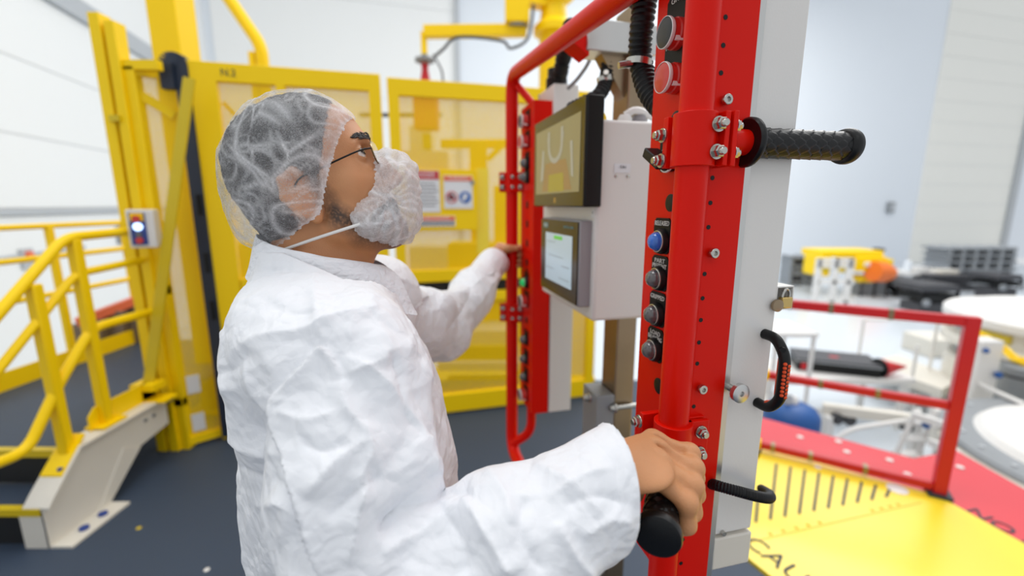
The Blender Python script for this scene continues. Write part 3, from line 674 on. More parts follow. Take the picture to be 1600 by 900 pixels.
fr = thing('wire_cart', W(1250, 600, 4.8)*1, 'thin white tubular cart frame in front of the charcoal case', 'cart')
a, b = W(1214, 523, 4.6), W(1272, 525, 4.6)
for p in (a, b):
    for dy in (0, .5): MB().cyl((p.x, p.y+dy, ZL), (p.x, p.y+dy, a.z), .022, n=10).build('upright', M['white'], fr)
for z in (a.z, -.75):
    MB().box(a.x-.03, b.x+.03, 4.57, 5.13, z-.02, z+.02).build('shelf_board', M['white'], fr)
pf = thing('transfer_bench', (4.6, 5.9, ZL), 'long white bench with rails reaching to the round cream platform', 'bench')
MB().hexa([W(1345, 578, 6.2), W(1470, 622, 5.2), W(1500, 604, 5.9), W(1400, 565, 7.0)]+[p+up*.12 for p in (W(1345, 578, 6.2), W(1470, 622, 5.2), W(1500, 604, 5.9), W(1400, 565, 7.0))]).build('bench_top', M['offwhite'], pf)
for px, py, Y in ((1350, 585, 6.2), (1430, 612, 5.6), (1462, 620, 5.3), (1405, 572, 6.9)):
    p = W(px, py, Y); MB().cyl((p.x, p.y, ZL), (p.x, p.y, p.z+.02), .05, n=12).build('leg', M['white'], pf)
for px, py, Y in ((1350, 500, 6.4), (1434, 540, 5.6), (1466, 500, 6.2)):
    p = W(px, py, Y); MB().cyl((p.x, p.y, p.z-.9), (p.x, p.y, p.z), .02, n=10).build('rail_post', M['white'], pf)
MB().cyl(W(1350, 500, 6.4), W(1466, 500, 6.2), .018, n=10).build('rail', M['white'], pf)
cbx = thing('valve_cabinet', W(1488, 600, 7.6), 'square cream cabinet with blue knobs beyond the red guard rail', 'cabinet')
p = W(1478, 560, 7.7); MB().box(p.x-.32, p.x+.36, 7.7, 8.3, ZL, p.z+.35).build('body', M['offwhite'], cbx, bev=.02)
p2 = W(1552, 560, 4.7); MB().box(p2.x-.16, p2.x+.10, 4.7, 4.9, ZL, p2.z+.20).build('body', M['white'], cbx, bev=.02)
MB().sph(W(1560, 586, 4.66), .038).build('knob', M['blue'], cbx); MB().sph(W(1541, 548, 4.67), .030).build('knob', M['blue'], cbx)
gc = thing('grey_drum', W(1590, 600, 4.9), 'dark grey cylinder standing between the two round platforms', 'cylinder')
p = W(1594, 600, 5.0); MB().lathe((p.x, p.y, ZL), up, [(.2, 0), (.2, p.z-ZL+.22), (.17, p.z-ZL+.25)], 24).build('body', M['grey'], gc); MB().lathe((p.x, p.y, p.z+.1), up, [(.206, 0), (.206, .03)], 24).build('band', M['greydark'], gc)
rb = thing('barrier_rail', W(1560, 600, 4.7), 'slim white rail leading past the blue knobs', 'rail')
MB().cyl(W(1508, 590, 4.9), W(1600, 632, 4.2), .025, n=12).build('rail', M['white'], rb)
for px, py, Y in ((1512, 592, 4.85), (1598, 631, 4.22)):
    p = W(px, py, Y); MB().cyl((p.x, p.y, ZL), p, .02, n=10).build('post', M['white'], rb)
bm = thing('box_girder', W(1360, 650, 4.4), 'white box beam lying on black wheels below the charcoal case', 'beam')
MB().bar(W(1285, 637, 4.55), W(1462, 660, 4.1), .09, .11).build('beam', M['offwhite'], bm, bev=.01)
for px, py in ((1310, 656), (1330, 658), (1420, 668)):
    p = W(px, py, 4.4); MB().cyl((p.x, p.y, p.z), (p.x, p.y+.06, p.z), .06, n=16).build('wheel', M['greydark'], bm)
for px in (1300, 1440):
    p = W(px, 650, 4.4); MB().box(p.x-.04, p.x+.04, 4.4, 4.48, ZL, p.z-.02).build('leg', M['white'], bm)
sl = thing('step_ladder', W(1415, 700, 3.7), 'white step ladder beyond the corner of the red deck plate', 'ladder')
for dx in (0, .22):
    MB().cyl(W(1385, 712, 3.75)+Vector((dx, 0, -.35)), W(1432, 640, 3.75)+Vector((dx*.8, 0, 0)), .022, n=10).build('stile', M['white'], sl)
    MB().cyl(W(1465, 705, 3.9)+Vector((dx*.5, .1, -.35)), W(1436, 640, 3.8)+Vector((dx*.8, 0, 0)), .018, n=10).build('stile', M['white'], sl)
for t in (.25, .45, .65, .85):
    a = (W(1385, 712, 3.75)+Vector((0, 0, -.35))).lerp(W(1432, 640, 3.75), t); MB().box(a.x, a.x+.22, a.y-.05, a.y+.05, a.z-.012, a.z+.012).build('tread', M['white'], sl)
MB().tube(round_path([W(1300, 690, 3.9), W(1330, 670, 3.9), W(1432, 655, 3.85)], .1), .022, 12).build('handrail', M['white'], sl)
MB().sph(W(1447, 664, 3.65), .032).build('knob', M['blue'], sl)
MB().bar(W(1425, 648, 3.7), W(1500, 672, 3.5), .05, .06).build('side_rail', M['white'], sl); MB().bar(W(1452, 690, 3.6), W(1500, 712, 3.4), .05, .06).build('side_rail', M['white'], sl)
bt_ = thing('barrier_tape', W(1560, 545, 4.5), 'yellow plastic barrier chain hanging towards the cream platform', 'chain')
pts = smooth_path([W(1522, 518, 5.2), W(1548, 533, 5.0), W(1572, 548, 4.8), W(1590, 562, 4.6), W(1640, 575, 4.3)], 8)
for i in range(0, len(pts)-1, 2):
    d = (pts[i+1]-pts[i]).normalized(); x, y, _ = frame_from(d)
    if (i//2) % 2: x, y = y, x
    c = pts[i]; ring = [c+d*math.cos(q*math.pi/6)*.085+x*math.sin(q*math.pi/6)*.035 for q in range(13)]
    MB().tube(ring, .014, 8, cap=False).build('link', M['yellow'], bt_)
for k_ in (0, -1):
    p = pts[k_]; MB().cyl((p.x, p.y, ZL), (p.x, p.y, p.z), .02, n=10).build('post', M['yellow'], bt_)
# ============================================================ the red lift assist with its two button columns
DL = Vector((-.241, .970, 0)).normalized(); DM = Vector((DL.y, -DL.x, 0))    # along the frame (away) ; away from the operator
D0 = Vector((.236, .599, 0)); SPAN = .980
def D(s, d, z): return D0+DL*s+DM*d+Vector((0, 0, z))
UP = Vector((0, 0, 1))
la = thing('lift_assist', D(.52, .18, 0), 'red framed lift assist with two button columns, touch panels and black grips', 'machine')
def dbox(s0, s1, d0, d1, z0, z1): return MB().obox(D((s0+s1)/2, (d0+d1)/2, (z0+z1)/2), DL, DM, UP, abs(s1-s0)/2, abs(d1-d0)/2, (z1-z0)/2)
RT = .0212
# tube frame: two verticals, sloping top bar, bottom bar
zt0, zt1, zb = 1.872, 1.965, .635
MB().tube(round_path([D(0, 0, 1.2), D(0, 0, zt0), D(SPAN, 0, zt1), D(SPAN, 0, 1.2)], .07, 8), RT, 28).build('frame_tube', M['red'], la)
MB().tube(round_path([D(SPAN, 0, 1.25), D(SPAN, 0, zb), D(0, 0, zb), D(0, 0, 1.2)], .07, 8), RT, 28).build('frame_tube', M['red'], la)

def bolt(p, d, r, h, par, name='bolt', m='steel'):
    p = Vector(p); d = Vector(d).normalized(); mb = MB()
    mb.lathe(p, d, [(r*1.25, 0), (r*1.25, h*.16), (r*1.2, h*.2)], 20)                 # washer
    mb.lathe(p+d*h*.2, d, [(r*1.0, 0), (r*1.0, h*.42), (r*.82, h*.5)], 6)              # hex nut
    mb.lathe(p+d*h*.6, d, [(r*.66, 0), (r*.66, h*.3), (r*.52, h*.4)], 16)              # dome and stud
    return mb.build(name, M[m], par)
def socket_screw(p, d, r, h, par):
    p = Vector(p); d = Vector(d).normalized(); mb = MB()
    mb.lathe(p, d, [(r*.6, 0), (r*.6, h*.4), (r, h*.4), (r, h*.95), (r*.9, h), (r*.5, h), (r*.45, h*.7)], 18)
    return mb.build('screw', M['steel'], par)

def clamp(sv, z, par, inner, gdir, hgt=.066):
    """split pipe clamp on the tube at frame position sv; inner = side (+1/-1 along DL) of the button column"""
    c = D(sv, 0, z); h = hgt/2
    gx = Vector(gdir).normalized(); gy = UP.cross(gx)
    cl = MB(); n = 28; r0, r1 = RT+.0005, RT+.0058
    vs = []; fs = []
    for zz in (-h, h):
        for r in (r0, r1):
            for i in range(n):
                a = 2*math.pi*i/n; vs.append(c+DL*math.cos(a)*r+DM*math.sin(a)*r+UP*zz)
    for i in range(n):
        j = (i+1) % n
        fs += [(n+i, n+j, 3*n+j, 3*n+i), (i, n+i, n+j, j)[::-1], (2*n+i, 3*n+i, 3*n+j, 2*n+j)[::1]]
    cl.add(vs, fs)
    root = cl.build('clamp', M['red'], par, bev=.0008)
    return root, c, h

def unit(sv, inner, z0, z1, near):
    """button column beside the vertical tube at frame position sv, reaching from it in direction inner"""
    S = lambda a: sv+inner*a
    z_s = lambda py, s, d=.03: Zat(py, D(S(s), d, 0).y)
    col = dbox(S(.006), S(.156), .030, .0325, z0, z1).obox(D(S(.007), .060, (z0+z1)/2), DL, DM, UP, .001, .0285, (z1-z0)/2) \
        .obox(D(S(.155), .060, (z0+z1)/2), DL, DM, UP, .001, .0285, (z1-z0)/2)
    col.obox(D(S(.081), .060, z0+.001), DL, DM, UP, .074, .0285, .001)
    ch = col.build('control_column', M['red'], la, bev=.0012)
    # pale cover behind the column with its aluminium edge
    cz0 = 1.03 if near else z0
    cv = dbox(S(.012), S(.158), .0915, .172, cz0+(-.012 if near else .0), z1+.05).build('column_cover', M['white'], la, bev=.003, label='pale grey cover behind the red button column')
    dbox(S(.0075), S(.014), .0885, .0985, z0-.012, z1+.05).build('edge_strip', M['alu'], cv)
    if near: dbox(S(.008), S(.150), .0985, .1715, cz0-.075, cz0-.016).build('end_cap', M['offwhite'], cv, bev=.003)
    N = -DM
    def face(a, z): return D(S(a), .030, z)
    def hole_side(z, dd=.0385): 
        p = D(S(.0058), dd, z); return p
    sd = -DL*inner
    return ch, cv, face, N, S, sd

def label_plate(par, face, N, S, a, z, w, h, lines, near):
    p = face(a, z); ax = DL
    pts = []
    q = .006
    for u, v in ((-w/2+q, -h/2), (w/2-q, -h/2), (w/2, -h/2+q), (w/2, h/2-q), (w/2-q, h/2), (-w/2+q, h/2), (-w/2, h/2-q), (-w/2, -h/2+q)):
        pts.append(p+ax*u+UP*v)
    lp = MB().prism(pts, N*.0022).build('label_plate', M['label'], par)
    for k, t in enumerate(lines):
        text_mesh(MB(), t, p+N*.0027+UP*(h/2-.0085-k*.0085), -DL, UP, .0105, width=min(w*.86, .0062*len(t)+.004)).build('lettering', M['ink'], lp, smooth=False)
    return lp
def pilot(par, face, N, a, z, lens, nm='pilot_light', lab=None):
    p = face(a, z)
    b = MB().lathe(p+N*.002, N, [(.0205, 0), (.0205, .003), (.0185, .008), (.0158, .009), (.0158, .0095)], 28).build(nm, M['black'], par)
    MB().lathe(p+N*.0105, N, [(.0152, -.004), (.0152, .0), (.0138, .006), (.0105, .011), (.006, .0138), (.001, .0148)], 28).build('lens', M[lens], b, angle=60, label=lab)
    MB().lathe(p+N*.0085, N, [(.0172, 0), (.0172, .003), (.0156, .0035), (.0154, .0)], 28, close=False).build('bezel', M['steel'], b)
def mushroom(par, face, N, a, z, cap, lab):
    p = face(a, z)
    b = MB().lathe(p+N*.002, N, [(.0215, 0), (.0215, .008), (.0200, .010), (.0200, .017), (.0175, .018)], 32).build('push_button', M['redcap'], par, label=lab)
    MB().lathe(p+N*.014, N, [(.0165, .002), (.0208, .0065), (.0216, .0090), (.0212, .0118), (.0203, .0122), (.0200, .008)], 36, close=False).build('ring', M['ring'], b)
    MB().lathe(p+N*.0195, N, [(.0202, 0), (.0202, .0055), (.018, .0062), (.010, .0072), (.001, .0074)], 32).build('cap', M[cap], b)
    MB().obox(p+N*.012+DL*(-.016)-UP*.010, DL, UP, N, .0022, .004, .006).build('tab', M['ring'], b)
def plug(par, face, N, a, z, r=.0135):
    MB().lathe(face(a, z), N, [(r, 0), (r, .0006), (r*.9, .0012)], 28).build('hole_plug', M['black'], par)

# ------------------------------------------------ near column
ch, cv, face, N, S, sd = unit(0.0, 1, .925, 2.30, True)
AB = .088
zz = lambda py, a=AB: Zat(py, D(S(a), .03, 0).y)
for py, lines, cap, lab, pc in ((52, ['GRIP'], 'blackcap', 'black capped mushroom push button', 12), (122, ['RELEASE'], 'redcap', 'red capped mushroom push button', 86)):
    z = zz(py)
    label_plate(ch, face, N, S, AB+.012, z+.027, .050, .062, lines, True)
    mushroom(ch, face, N, AB+.004, z, cap, lab)
for py, lines, lens, lab in ((378, ['RELEASED'], 'blue_lens', 'blue domed lens'), (437, ['PART', 'PRESENT'], 'grey_lens', None), (494, ['GRIPPED'], 'grey_lens', None), (550, ['LOAD', 'BALANCING'], 'grey_lens', None)):
    z = zz(py)
    label_plate(ch, face, N, S, AB+.016, z+.0085, .046, .056, lines, True)
    pilot(ch, face, N, AB+.014, z, lens, lab=lab)
for py in (188, 317, 603, 655): plug(ch, face, N, AB, zz(py))
# selector switch under the upper clamp
z = zz(250); p = face(AB, z)
label_plate(ch, face, N, S, AB+.012, z+.012, .046, .056, ['LOAD'], True)
sw = MB().lathe(p+N*.002, N, [(.0175, 0), (.0175, .010), (.0155, .014)], 24).build('selector_switch', M['black'], ch)
MB().lathe(p+N*.010, N, [(.019, 0), (.019, .003), (.0168, .0035)], 28, close=False).build('ring', M['ring'], sw)
MB().obox(p+N*.024+UP*.002+DL*.006, (DL*.82+UP*.45).normalized(), (UP*.82-DL*.45).normalized(), N, .024, .0075, .012).build('lever', M['black'], sw, bev=.002)
# side plate: row of holes and socket screws
for i, py in enumerate((27, 71, 114, 197, 278, 317, 355, 428, 466, 500, 535, 568, 635, 668, 700, 735, 770, 806, 843, 880)):
    zq = Zat(py, D(0.006, .038, 0).y); p = D(.0061, .0372, zq)
    MB().lathe(p, -DL, [(.0032, -.0005), (.0032, .0006)], 14).build('screw_hole', M['black'], ch)
for py in (157, 395, 606):
    socket_screw(D(.0058, .0445, Zat(py, D(.006, .04, 0).y)), -DL, .0068, .010, ch)
# cover fittings: thumb screw, pull handle, padlock hasp, conduit loop
k = D(.0125, .100, Zat(606, .63)); 
th = MB().cyl(k, k-DL*.020, .0055, n=16).build('thumb_screw', M['steel'], cv)
MB().lathe(k-DL*.020, -DL, [(.013, 0), (.0145, .001), (.0145, .008), (.013, .009), (.004, .0092), (.003, .006)], 28).build('knurled_head', M['alu'], th)
dh = .156; ha, hb = D(.012, dh, Zat(524, .64)), D(.012, dh, Zat(632, .64)); o_ = -DL
hp_ = [ha, ha+o_*.022, ha+o_*.042-UP*.022, hb+o_*.042+UP*.022, hb+o_*.022, hb]
ph = MB().tube(round_path(hp_, .016, 5), .0078, 14).build('pull_handle', M['black'], cv, label='black pull handle with orange soft grip')
mid0, mid1 = ha+o_*.042-UP*.030, hb+o_*.042+UP*.028
for i in range(9):
    for j in (-1, 1):
        t = (i+.5+.25*j)/9; q = mid0.lerp(mid1, t)
        nn = (-DL*.75-DM*.66).normalized() if j < 0 else (-DL*.98+DM*.1).normalized()
        MB().sph(q+nn*.0066, .0030, 8).build('grip_dot', M['grip_orange'], ph)
MB().tube([mid0+UP*.012+DL*.006, mid0+DL*.0072, mid1+DL*.0072, mid1-UP*.012+DL*.006, hb+o_*.018+UP*.007], .0042, 8).build('grip_back', M['grip_orange'], ph)
q = ha+o_*.036-UP*.012-DM*.002; MB().cyl(q, q-DL*.006-DM*.004, .004, n=12).build('handle_screw', M['black'], ph)
hs = D(.03, .176, Zat(482, .66))
MB().obox(hs+DM*.012, DL, DM, UP, .016, .016, .0012).obox(hs+DM*.012+UP*.034, DL, DM, UP, .016, .016, .0012).obox(hs+DM*.027+UP*.017, DL, DM, UP, .016, .0012, .018).obox(hs+DL*.015+DM*.012+UP*.017, DL, DM, UP, .0012, .016, .018).obox(hs-DM*.003+UP*.017, DL, DM, UP, .016, .0012, .018).build('hasp_box', M['white'], cv, bev=.0006)
k2 = D(.012, .115, Zat(830, .64)); MB().cyl(k2, k2-DL*.006, .004, n=12).build('screw', M['steel'], cv)
cA = D(.02, .085, Zat(768, .63))
loop = smooth_path([W(1100, 752, .655), W(1118, 758, .615), W(1150, 767, .60), W(1185, 776, .605), W(1202, 778, .635), W(1202, 772, .70), W(1190, 764, .78)], 8)
hose(loop, .0080, .0032, .0005).build('conduit', M['hose'], cv)
# padlock hangs from the hasp
pl = thing('padlock', hs+DM*.012+UP*.0, 'small brass padlock hanging in the pale hasp box on the column cover', 'padlock')
q = hs+DM*.012-DL*.006
MB().obox(q+UP*.0105-DL*.012, DM, DL, UP, .0095, .005, .0085).build('body', M['brass'], pl, bev=.002)
sh_ = [q+UP*.018-DL*.012+DM*(.0065*math.cos(a))+UP*(.012*math.sin(a)+.001) for a in [math.pi*i/12 for i in range(13)]]
MB().tube(sh_, .0020, 10).build('shackle', M['steel'], pl)
MB().lathe(q-DM*.020+UP*.008-DL*.014, -DL, [(.008, 0), (.0095, .002), (.0095, .006), (.006, .007)], 20).build('key_tag', M['mast'], pl)
MB().tube([q-DM*.018+UP*.012-DL*.013, q-DM*.012+UP*.012-DL*.013, q-DM*.006+UP*.016-DL*.012], .0015, 8).build('key_ring', M['steel'], pl)

# ------------------------------------------------ grips
def clamp_set(sv, z, inner, par, gdir):
    """clamp halves, ears and bolts; gdir = direction of the handle"""
    h = .033; c = D(sv, 0, z)
    g = Vector(gdir); g.z = 0; g = g.normalized(); t = UP.cross(g).normalized()
    mb = MB(); n = 32; r0, r1 = RT, RT+.0062
    ringv = []
    for zz_, r in ((-h, r0), (-h, r1), (h, r1), (h, r0)):
        for i in range(n):
            a = 2*math.pi*i/n; ringv.append(c+DL*math.cos(a)*r+DM*math.sin(a)*r+UP*zz_)
    fs = []
    for L in range(3):
        for i in range(n):
            j = (i+1) % n; fs.append((L*n+i, L*n+j, (L+1)*n+j, (L+1)*n+i))
    mb.add(ringv, fs)
    return mb.build('pipe_clamp', M['red'], par, bev=.0008), c, h, g, t
def grip(p0, d, L0, L1, par, scales=True):
    """red stub tube from p0, black flanged rubber grip between L0 and L1 along d"""
    d = Vector(d).normalized(); p0 = Vector(p0)
    hd = MB().cyl(p0+d*.018, p0+d*(L1-.004), .0168, n=28).build('handle_stub', M['red'], par)
    fl = MB().lathe(p0+d*L0, d, [(.0170, -.002), (.0300, -.003), (.0325, 0), (.0325, .004), (.030, .007), (.021, .012)], 40).build('grip_flange', M['rubber'], hd, angle=50)
    # scaled rubber sleeve
    x, y, _ = frame_from(d); n = 120; rows = 110; LL = L1-L0-.012; vs = []; fs = []
    NR, NA = 9.0, 7.0
    for j in range(rows+1):
        u = j/rows; 
        for i in range(n):
            a = 2*math.pi*i/n; v = i/n*NA
            cu = u*NR; best = 0
            for k in (0, 1):
                cc = math.floor(cu+k*.5)-k*.5+0
                row = int(round(cc*2)); off = .5*(row % 2)
                du = (cu-cc); dv = (v-off) % 1.0-.5
                lim = 1.02-1.35*abs(dv)*1.0
                if du >= 0 and du < lim:
                    edge = min(1, (lim-du)*9); best = max(best, edge*(.30+.70*du))
            r = .0180+.0027*best
            if u > .93: r = .0180+.0027*best*(1-(u-.93)/.07)
            vs.append(p0+d*(L0+.008+u*LL)+(x*math.cos(a)+y*math.sin(a))*r)
    for j in range(rows):
        for i in range(n):
            fs.append((j*n+i, j*n+(i+1) % n, (j+1)*n+(i+1) % n, (j+1)*n+i))
    MB().add(vs, fs).build('grip_sleeve', M['rubber'], hd, angle=60)
    e = L1-.012
    MB().lathe(p0+d*e, d, [(.0185, -.004), (.0235, -.001), (.0250, .004), (.0250, .009), (.0238, .0125), (.0200, .0138), (.001, .0142)], 40).build('grip_end', M['rubber'], hd, angle=50)
    return hd
# upper grip, pointing away from the operator
ZU = 1.632
pc, c, h, g, t = clamp_set(0, ZU, 1, la, DM)
# ears on the two sides of the clamp; split towards the grip
MB().obox(c+DM*.034-DL*.012, DM, DL, UP, .0075, .0040, h).build('ear', M['red'], pc, bev=.001)
MB().obox(c+DM*.0275-DL*.008, DM, DL, UP, .0035, .020, h).build('ear', M['red'], pc, bev=.001)
MB().obox(c+DM*.0385-DL*.008, DM, DL, UP, .0035, .021, h*1.02).build('ear', M['red'], pc, bev=.001)
MB().obox(c+DL*.032+DM*.004, DM, DL, UP, .026, .005, h).build('ear', M['red'], pc, bev=.001)
for zq in (.0165, -.0165):
    bolt(c+DM*.014-DL*.0255+UP*zq, -DL, .0078, .017, pc)
    bolt(c+DM*.0425-DL*.020+UP*zq, DM, .0072, .012, pc)
    bolt(c+DL*.036-DM*.022+UP*(zq-.006), -DM, .0078, .015, pc)
    MB().cyl(c+DL*.036-DM*.022+UP*(zq-.006), c+DL*.036+DM*.03+UP*(zq-.006), .004, n=12).build('bolt_shank', M['steel'], pc)
grip(c, DM, .080, .255, pc)
# lower grip, pointing to the operator's hand
ZD = 1.206; GH1 = Vector((.154, .41, ZD))
gd = GH1-D(0, 0, ZD); GL = gd.length; gd.normalize()
pc2, c, h, g, t = clamp_set(0, ZD, 1, la, gd)
MB().obox(c+DM*.036-DL*.006, DM, DL, UP, .018, .0035, h).build('ear', M['red'], pc2, bev=.001)
MB().obox(c+DL*.034-DM*.004, DM, DL, UP, .028, .005, h).build('ear', M['red'], pc2, bev=.001)
MB().obox(c+DM*.036+DL*.004, DM, DL, UP, .018, .0035, h*1.05).build('ear', M['red'], pc2, bev=.001)
for zq in (.0165, -.0165):
    bolt(c+DM*.040-DL*.0098+UP*zq, -DL, .0078, .014, pc2)
    bolt(c+DL*.040-DM*.030+UP*zq, -DM, .0078, .014, pc2)
grip(c, gd, .055, GL+.001, pc2)

# ------------------------------------------------ far column (mirror image)
ch2, cv2, face2, N2, S2, sd2 = unit(SPAN, -1, .845, 1.86, False)
zz2 = lambda py, a=AB: Zat(py, D(S2(a), .03, 0).y)
for py, kind, cap in ((190, 'm', 'blackcap'), (222, 'm', 'redcap'), (255, 'p', 'grey_lens'), (277, 'p', 'grey_lens'), (441, 'p', 'green_lens'), (470, 'm', 'blackcap'), (530, 'p', 'grey_lens'), (560, 'p', 'grey_lens'), (588, 'p', 'grey_lens'), (616, 'm', 'blackcap')):
    z = zz2(py)
    MB().obox(face2(AB, z+.008)+N2*.001, DL, UP, N2, .025, .026, .0012).build('label_plate', M['label'], ch2)
    if kind == 'm': mushroom(ch2, face2, N2, AB, z, cap, None)
    else: pilot(ch2, face2, N2, AB, z, cap, lab='green lens' if cap == 'green_lens' else None)
for py in (320, 350, 380, 410, 425, 500): plug(ch2, face2, N2, AB, zz2(py), .0125)
for ZC in (1.625, 1.171):
    pc3, c, h, g, t = clamp_set(SPAN, ZC, -1, la, DM)
    MB().obox(c-DM*.030, DM, DL, UP, .014, .004, h).build('ear', M['red'], pc3, bev=.001)
    MB().obox(c-DL*.030+DM*.008, DM, DL, UP, .026, .004, h).build('ear', M['red'], pc3, bev=.001)
    for zq in (.0165, -.0165):
        bolt(c-DL*.026-DM*.006+UP*zq, -DL, .0085, .012, pc3); bolt(c-DM*.034-DL*.004+UP*zq, -DL, .0080, .012, pc3); bolt(c-DL*.034+DM*.022+UP*zq, -DL, .0085, .014, pc3)
MB().tube(round_path([D(SPAN-.02, .0, .665), D(SPAN-.09, .05, .74), D(SPAN-.09, .05, .86)], .05, 6), .016, 16).build('stay', M['red'], la)
MB().tube([D(SPAN-.012, .004, 1.945), D(SPAN-.075, .05, 1.865)], .012, 12).build('stay', M['red'], la)

# ------------------------------------------------ touch panel cabinet
cab = dbox(.38, .757, .040, .235, 1.287, 1.728).build('panel_cabinet', M['white'], la, bev=.008, seg=3)
tab = dbox(.362, .722, .004, .044, 1.545, 1.772).build('display_panel', M['black'], cab, bev=.004)
scr = mat('display_reflection', srgb(104, 96, 66), .10, spec=.7)
nt = scr.node_tree; bs = nt.nodes['Principled BSDF']
glassfront = mat('glass_front_reflection', srgb(58, 52, 30), .12, spec=.6)  # brown olive reflection on the bezel glass is put into its base colour
dbox(.364, .720, .0015, .0045, 1.547, 1.770).build('bezel', glassfront, tab, bev=.001)
live = mat('live_view_screen', srgb(148, 140, 106), .18, spec=.5, emit=(srgb(150, 140, 100), .22))
sc = dbox(.385, .700, .0006, .0018, 1.578, 1.742).build('screen', live, tab)
# picture on the screen: pale ring with legs over an orange base and a yellow deck (flat print)
dw = -DL; pcx = lambda u, v, e=0: D(.5425-u, .0004-e, 1.66+v)
sv_ring = mat('screen_pale', srgb(172, 170, 156), .2, emit=(srgb(172, 170, 156), .2)); sv_orange = mat('screen_orange', srgb(158, 128, 84), .2, emit=(srgb(158, 128, 84), .2)); sv_yel = mat('screen_yellow', srgb(166, 152, 66), .2, emit=(srgb(166, 152, 66), .2))
def flatpoly(pts, m, e): MB().prism([pcx(u, v, e) for u, v in pts], -DM*.0001).build('screen_mark', m, sc, smooth=False)
flatpoly([(-.10, -.076), (-.075, -.005), (.075, -.005), (.115, -.076)], sv_orange, 0)
flatpoly([(-.05, -.078), (-.045, -.035), (.06, -.035), (.065, -.078)], sv_yel, .0002)
arc = [(.055*math.cos(a), .035+.045*math.sin(a)) for a in [math.pi+math.pi*i/16 for i in range(17)]]
flatpoly([(-.06, .06)]+arc+[(.06, .06)]+[(x*.72, .035+(y-.035)*.72) for x, y in arc[::-1]], sv_ring, .0003)
flatpoly([(-.115, -.05), (-.10, .03), (-.085, .03), (-.09, -.045)], sv_ring, .0003); flatpoly([(.10, .03), (.115, .03), (.125, -.05), (.11, -.045)], sv_ring, .0003)
flatpoly([(-.055, .035), (-.055, .07), (-.04, .07), (-.04, .035)], sv_ring, .0004); flatpoly([(.04, .035), (.04, .07), (.055, .07), (.055, .035)], sv_ring, .0004)
dbox(.535, .548, .0010, .0016, 1.555, 1.567).build('home_mark', M['brass'], tab)
hmi = dbox(.398, .672, .012, .042, 1.318, 1.515).build('touch_panel', M['gasket'], cab, bev=.003)
hm_dark = mat('touch_panel_front', srgb(46, 40, 28), .22, spec=.5)
dbox(.404, .670, .0085, .0125, 1.321, 1.512).build('bezel', hm_dark, hmi, bev=.001)
ui = mat('touch_screen_lit', srgb(172, 190, 202), .2, emit=(srgb(172, 194, 206), .42))
us = dbox(.435, .628, .0078, .0086, 1.352, 1.478).build('screen', ui, hmi)
uig = mat('screen_green', srgb(96, 196, 80), .3, emit=(srgb(96, 196, 80), .4)); uil = mat('screen_line', srgb(120, 140, 150), .3)
dbox(.500, .560, .0072, .0080, 1.464, 1.473).build('screen_mark', uig, us)
for s0, s1, z in ((.55, .62, 1.455), (.49, .60, 1.42), (.45, .50, 1.40), (.56, .62, 1.385), (.45, .52, 1.368)): dbox(s0, s1, .0074, .0080, z, z+.0014).build('screen_mark', uil, us)
teal = mat('teal_print', srgb(110, 150, 152), .4)
dbox(.612, .646, .0078, .0086, 1.490, 1.503).build('maker_mark', teal, hmi)
text_mesh(MB(), 'SIEMENS', D(.629, .0074, 1.4965), -DL, UP, .008, width=.030).build('lettering', M['ink'], hmi, smooth=False)
text_mesh(MB(), 'SIMATIC HMI', D(.462, .0078, 1.4975), -DL, UP, .0075, width=.062).build('lettering', teal, hmi, smooth=False)
for z in (1.530,): 
    dbox(.388, .402, .0392, .0402, 1.522, 1.540).build('label', paper, cab)
    text_mesh(MB(), 'E1', D(.395, .0388, 1.533), -DL, UP, .006).build('lettering', M['inkdark'], cab, smooth=False)
# labels and screws on the cabinet side, lock, glands
def side(d, z, off=0): return D(.3795-off, d, z)
for dd, z, txt in ((.098, 1.628, '-TA1'), (.195, 1.652, '-K1')):
    MB().obox(side(dd, z, .0004), DM, UP, DL, .019, .0095, .0006).build('label', paper, cab)
    text_mesh(MB(), txt, side(dd, z+.002, .0015), DM, UP, .009).build('lettering', M['inkdark'], cab, smooth=False)
    for e in (-.014, .014): MB().lathe(side(dd+e, z-.017), -DL, [(.0035, 0), (.0035, .002), (.002, .0026)], 14).build('screw', M['steel'], cab)
MB().obox(D(.39, .236, 1.38), DM, DL, UP, .006, .02, .04).build('latch', M['black'], cab, bev=.004)
top = 1.728
def dl(s, d, prof, nm, m): return MB().lathe(D(s, d, top), UP, prof, 20).build(nm, M[m], cab)
dl(.46, .075, [(.018, 0), (.018, .018), (.014, .026)], 'cable_gland', 'yellow'); dl(.42, .120, [(.016, 0), (.016, .010), (.012, .018)], 'cable_gland', 'ring'); dl(.42, .155, [(.015, 0), (.017, .006), (.013, .018)], 'cable_gland', 'gasket')
MB().tube(smooth_path([D(.42, .12, 1.745), D(.41, .14, 1.755), D(.42, .18, 1.748), D(.43, .22, 1.735)]), .008, 12).build('cable', M['ring'], cab)

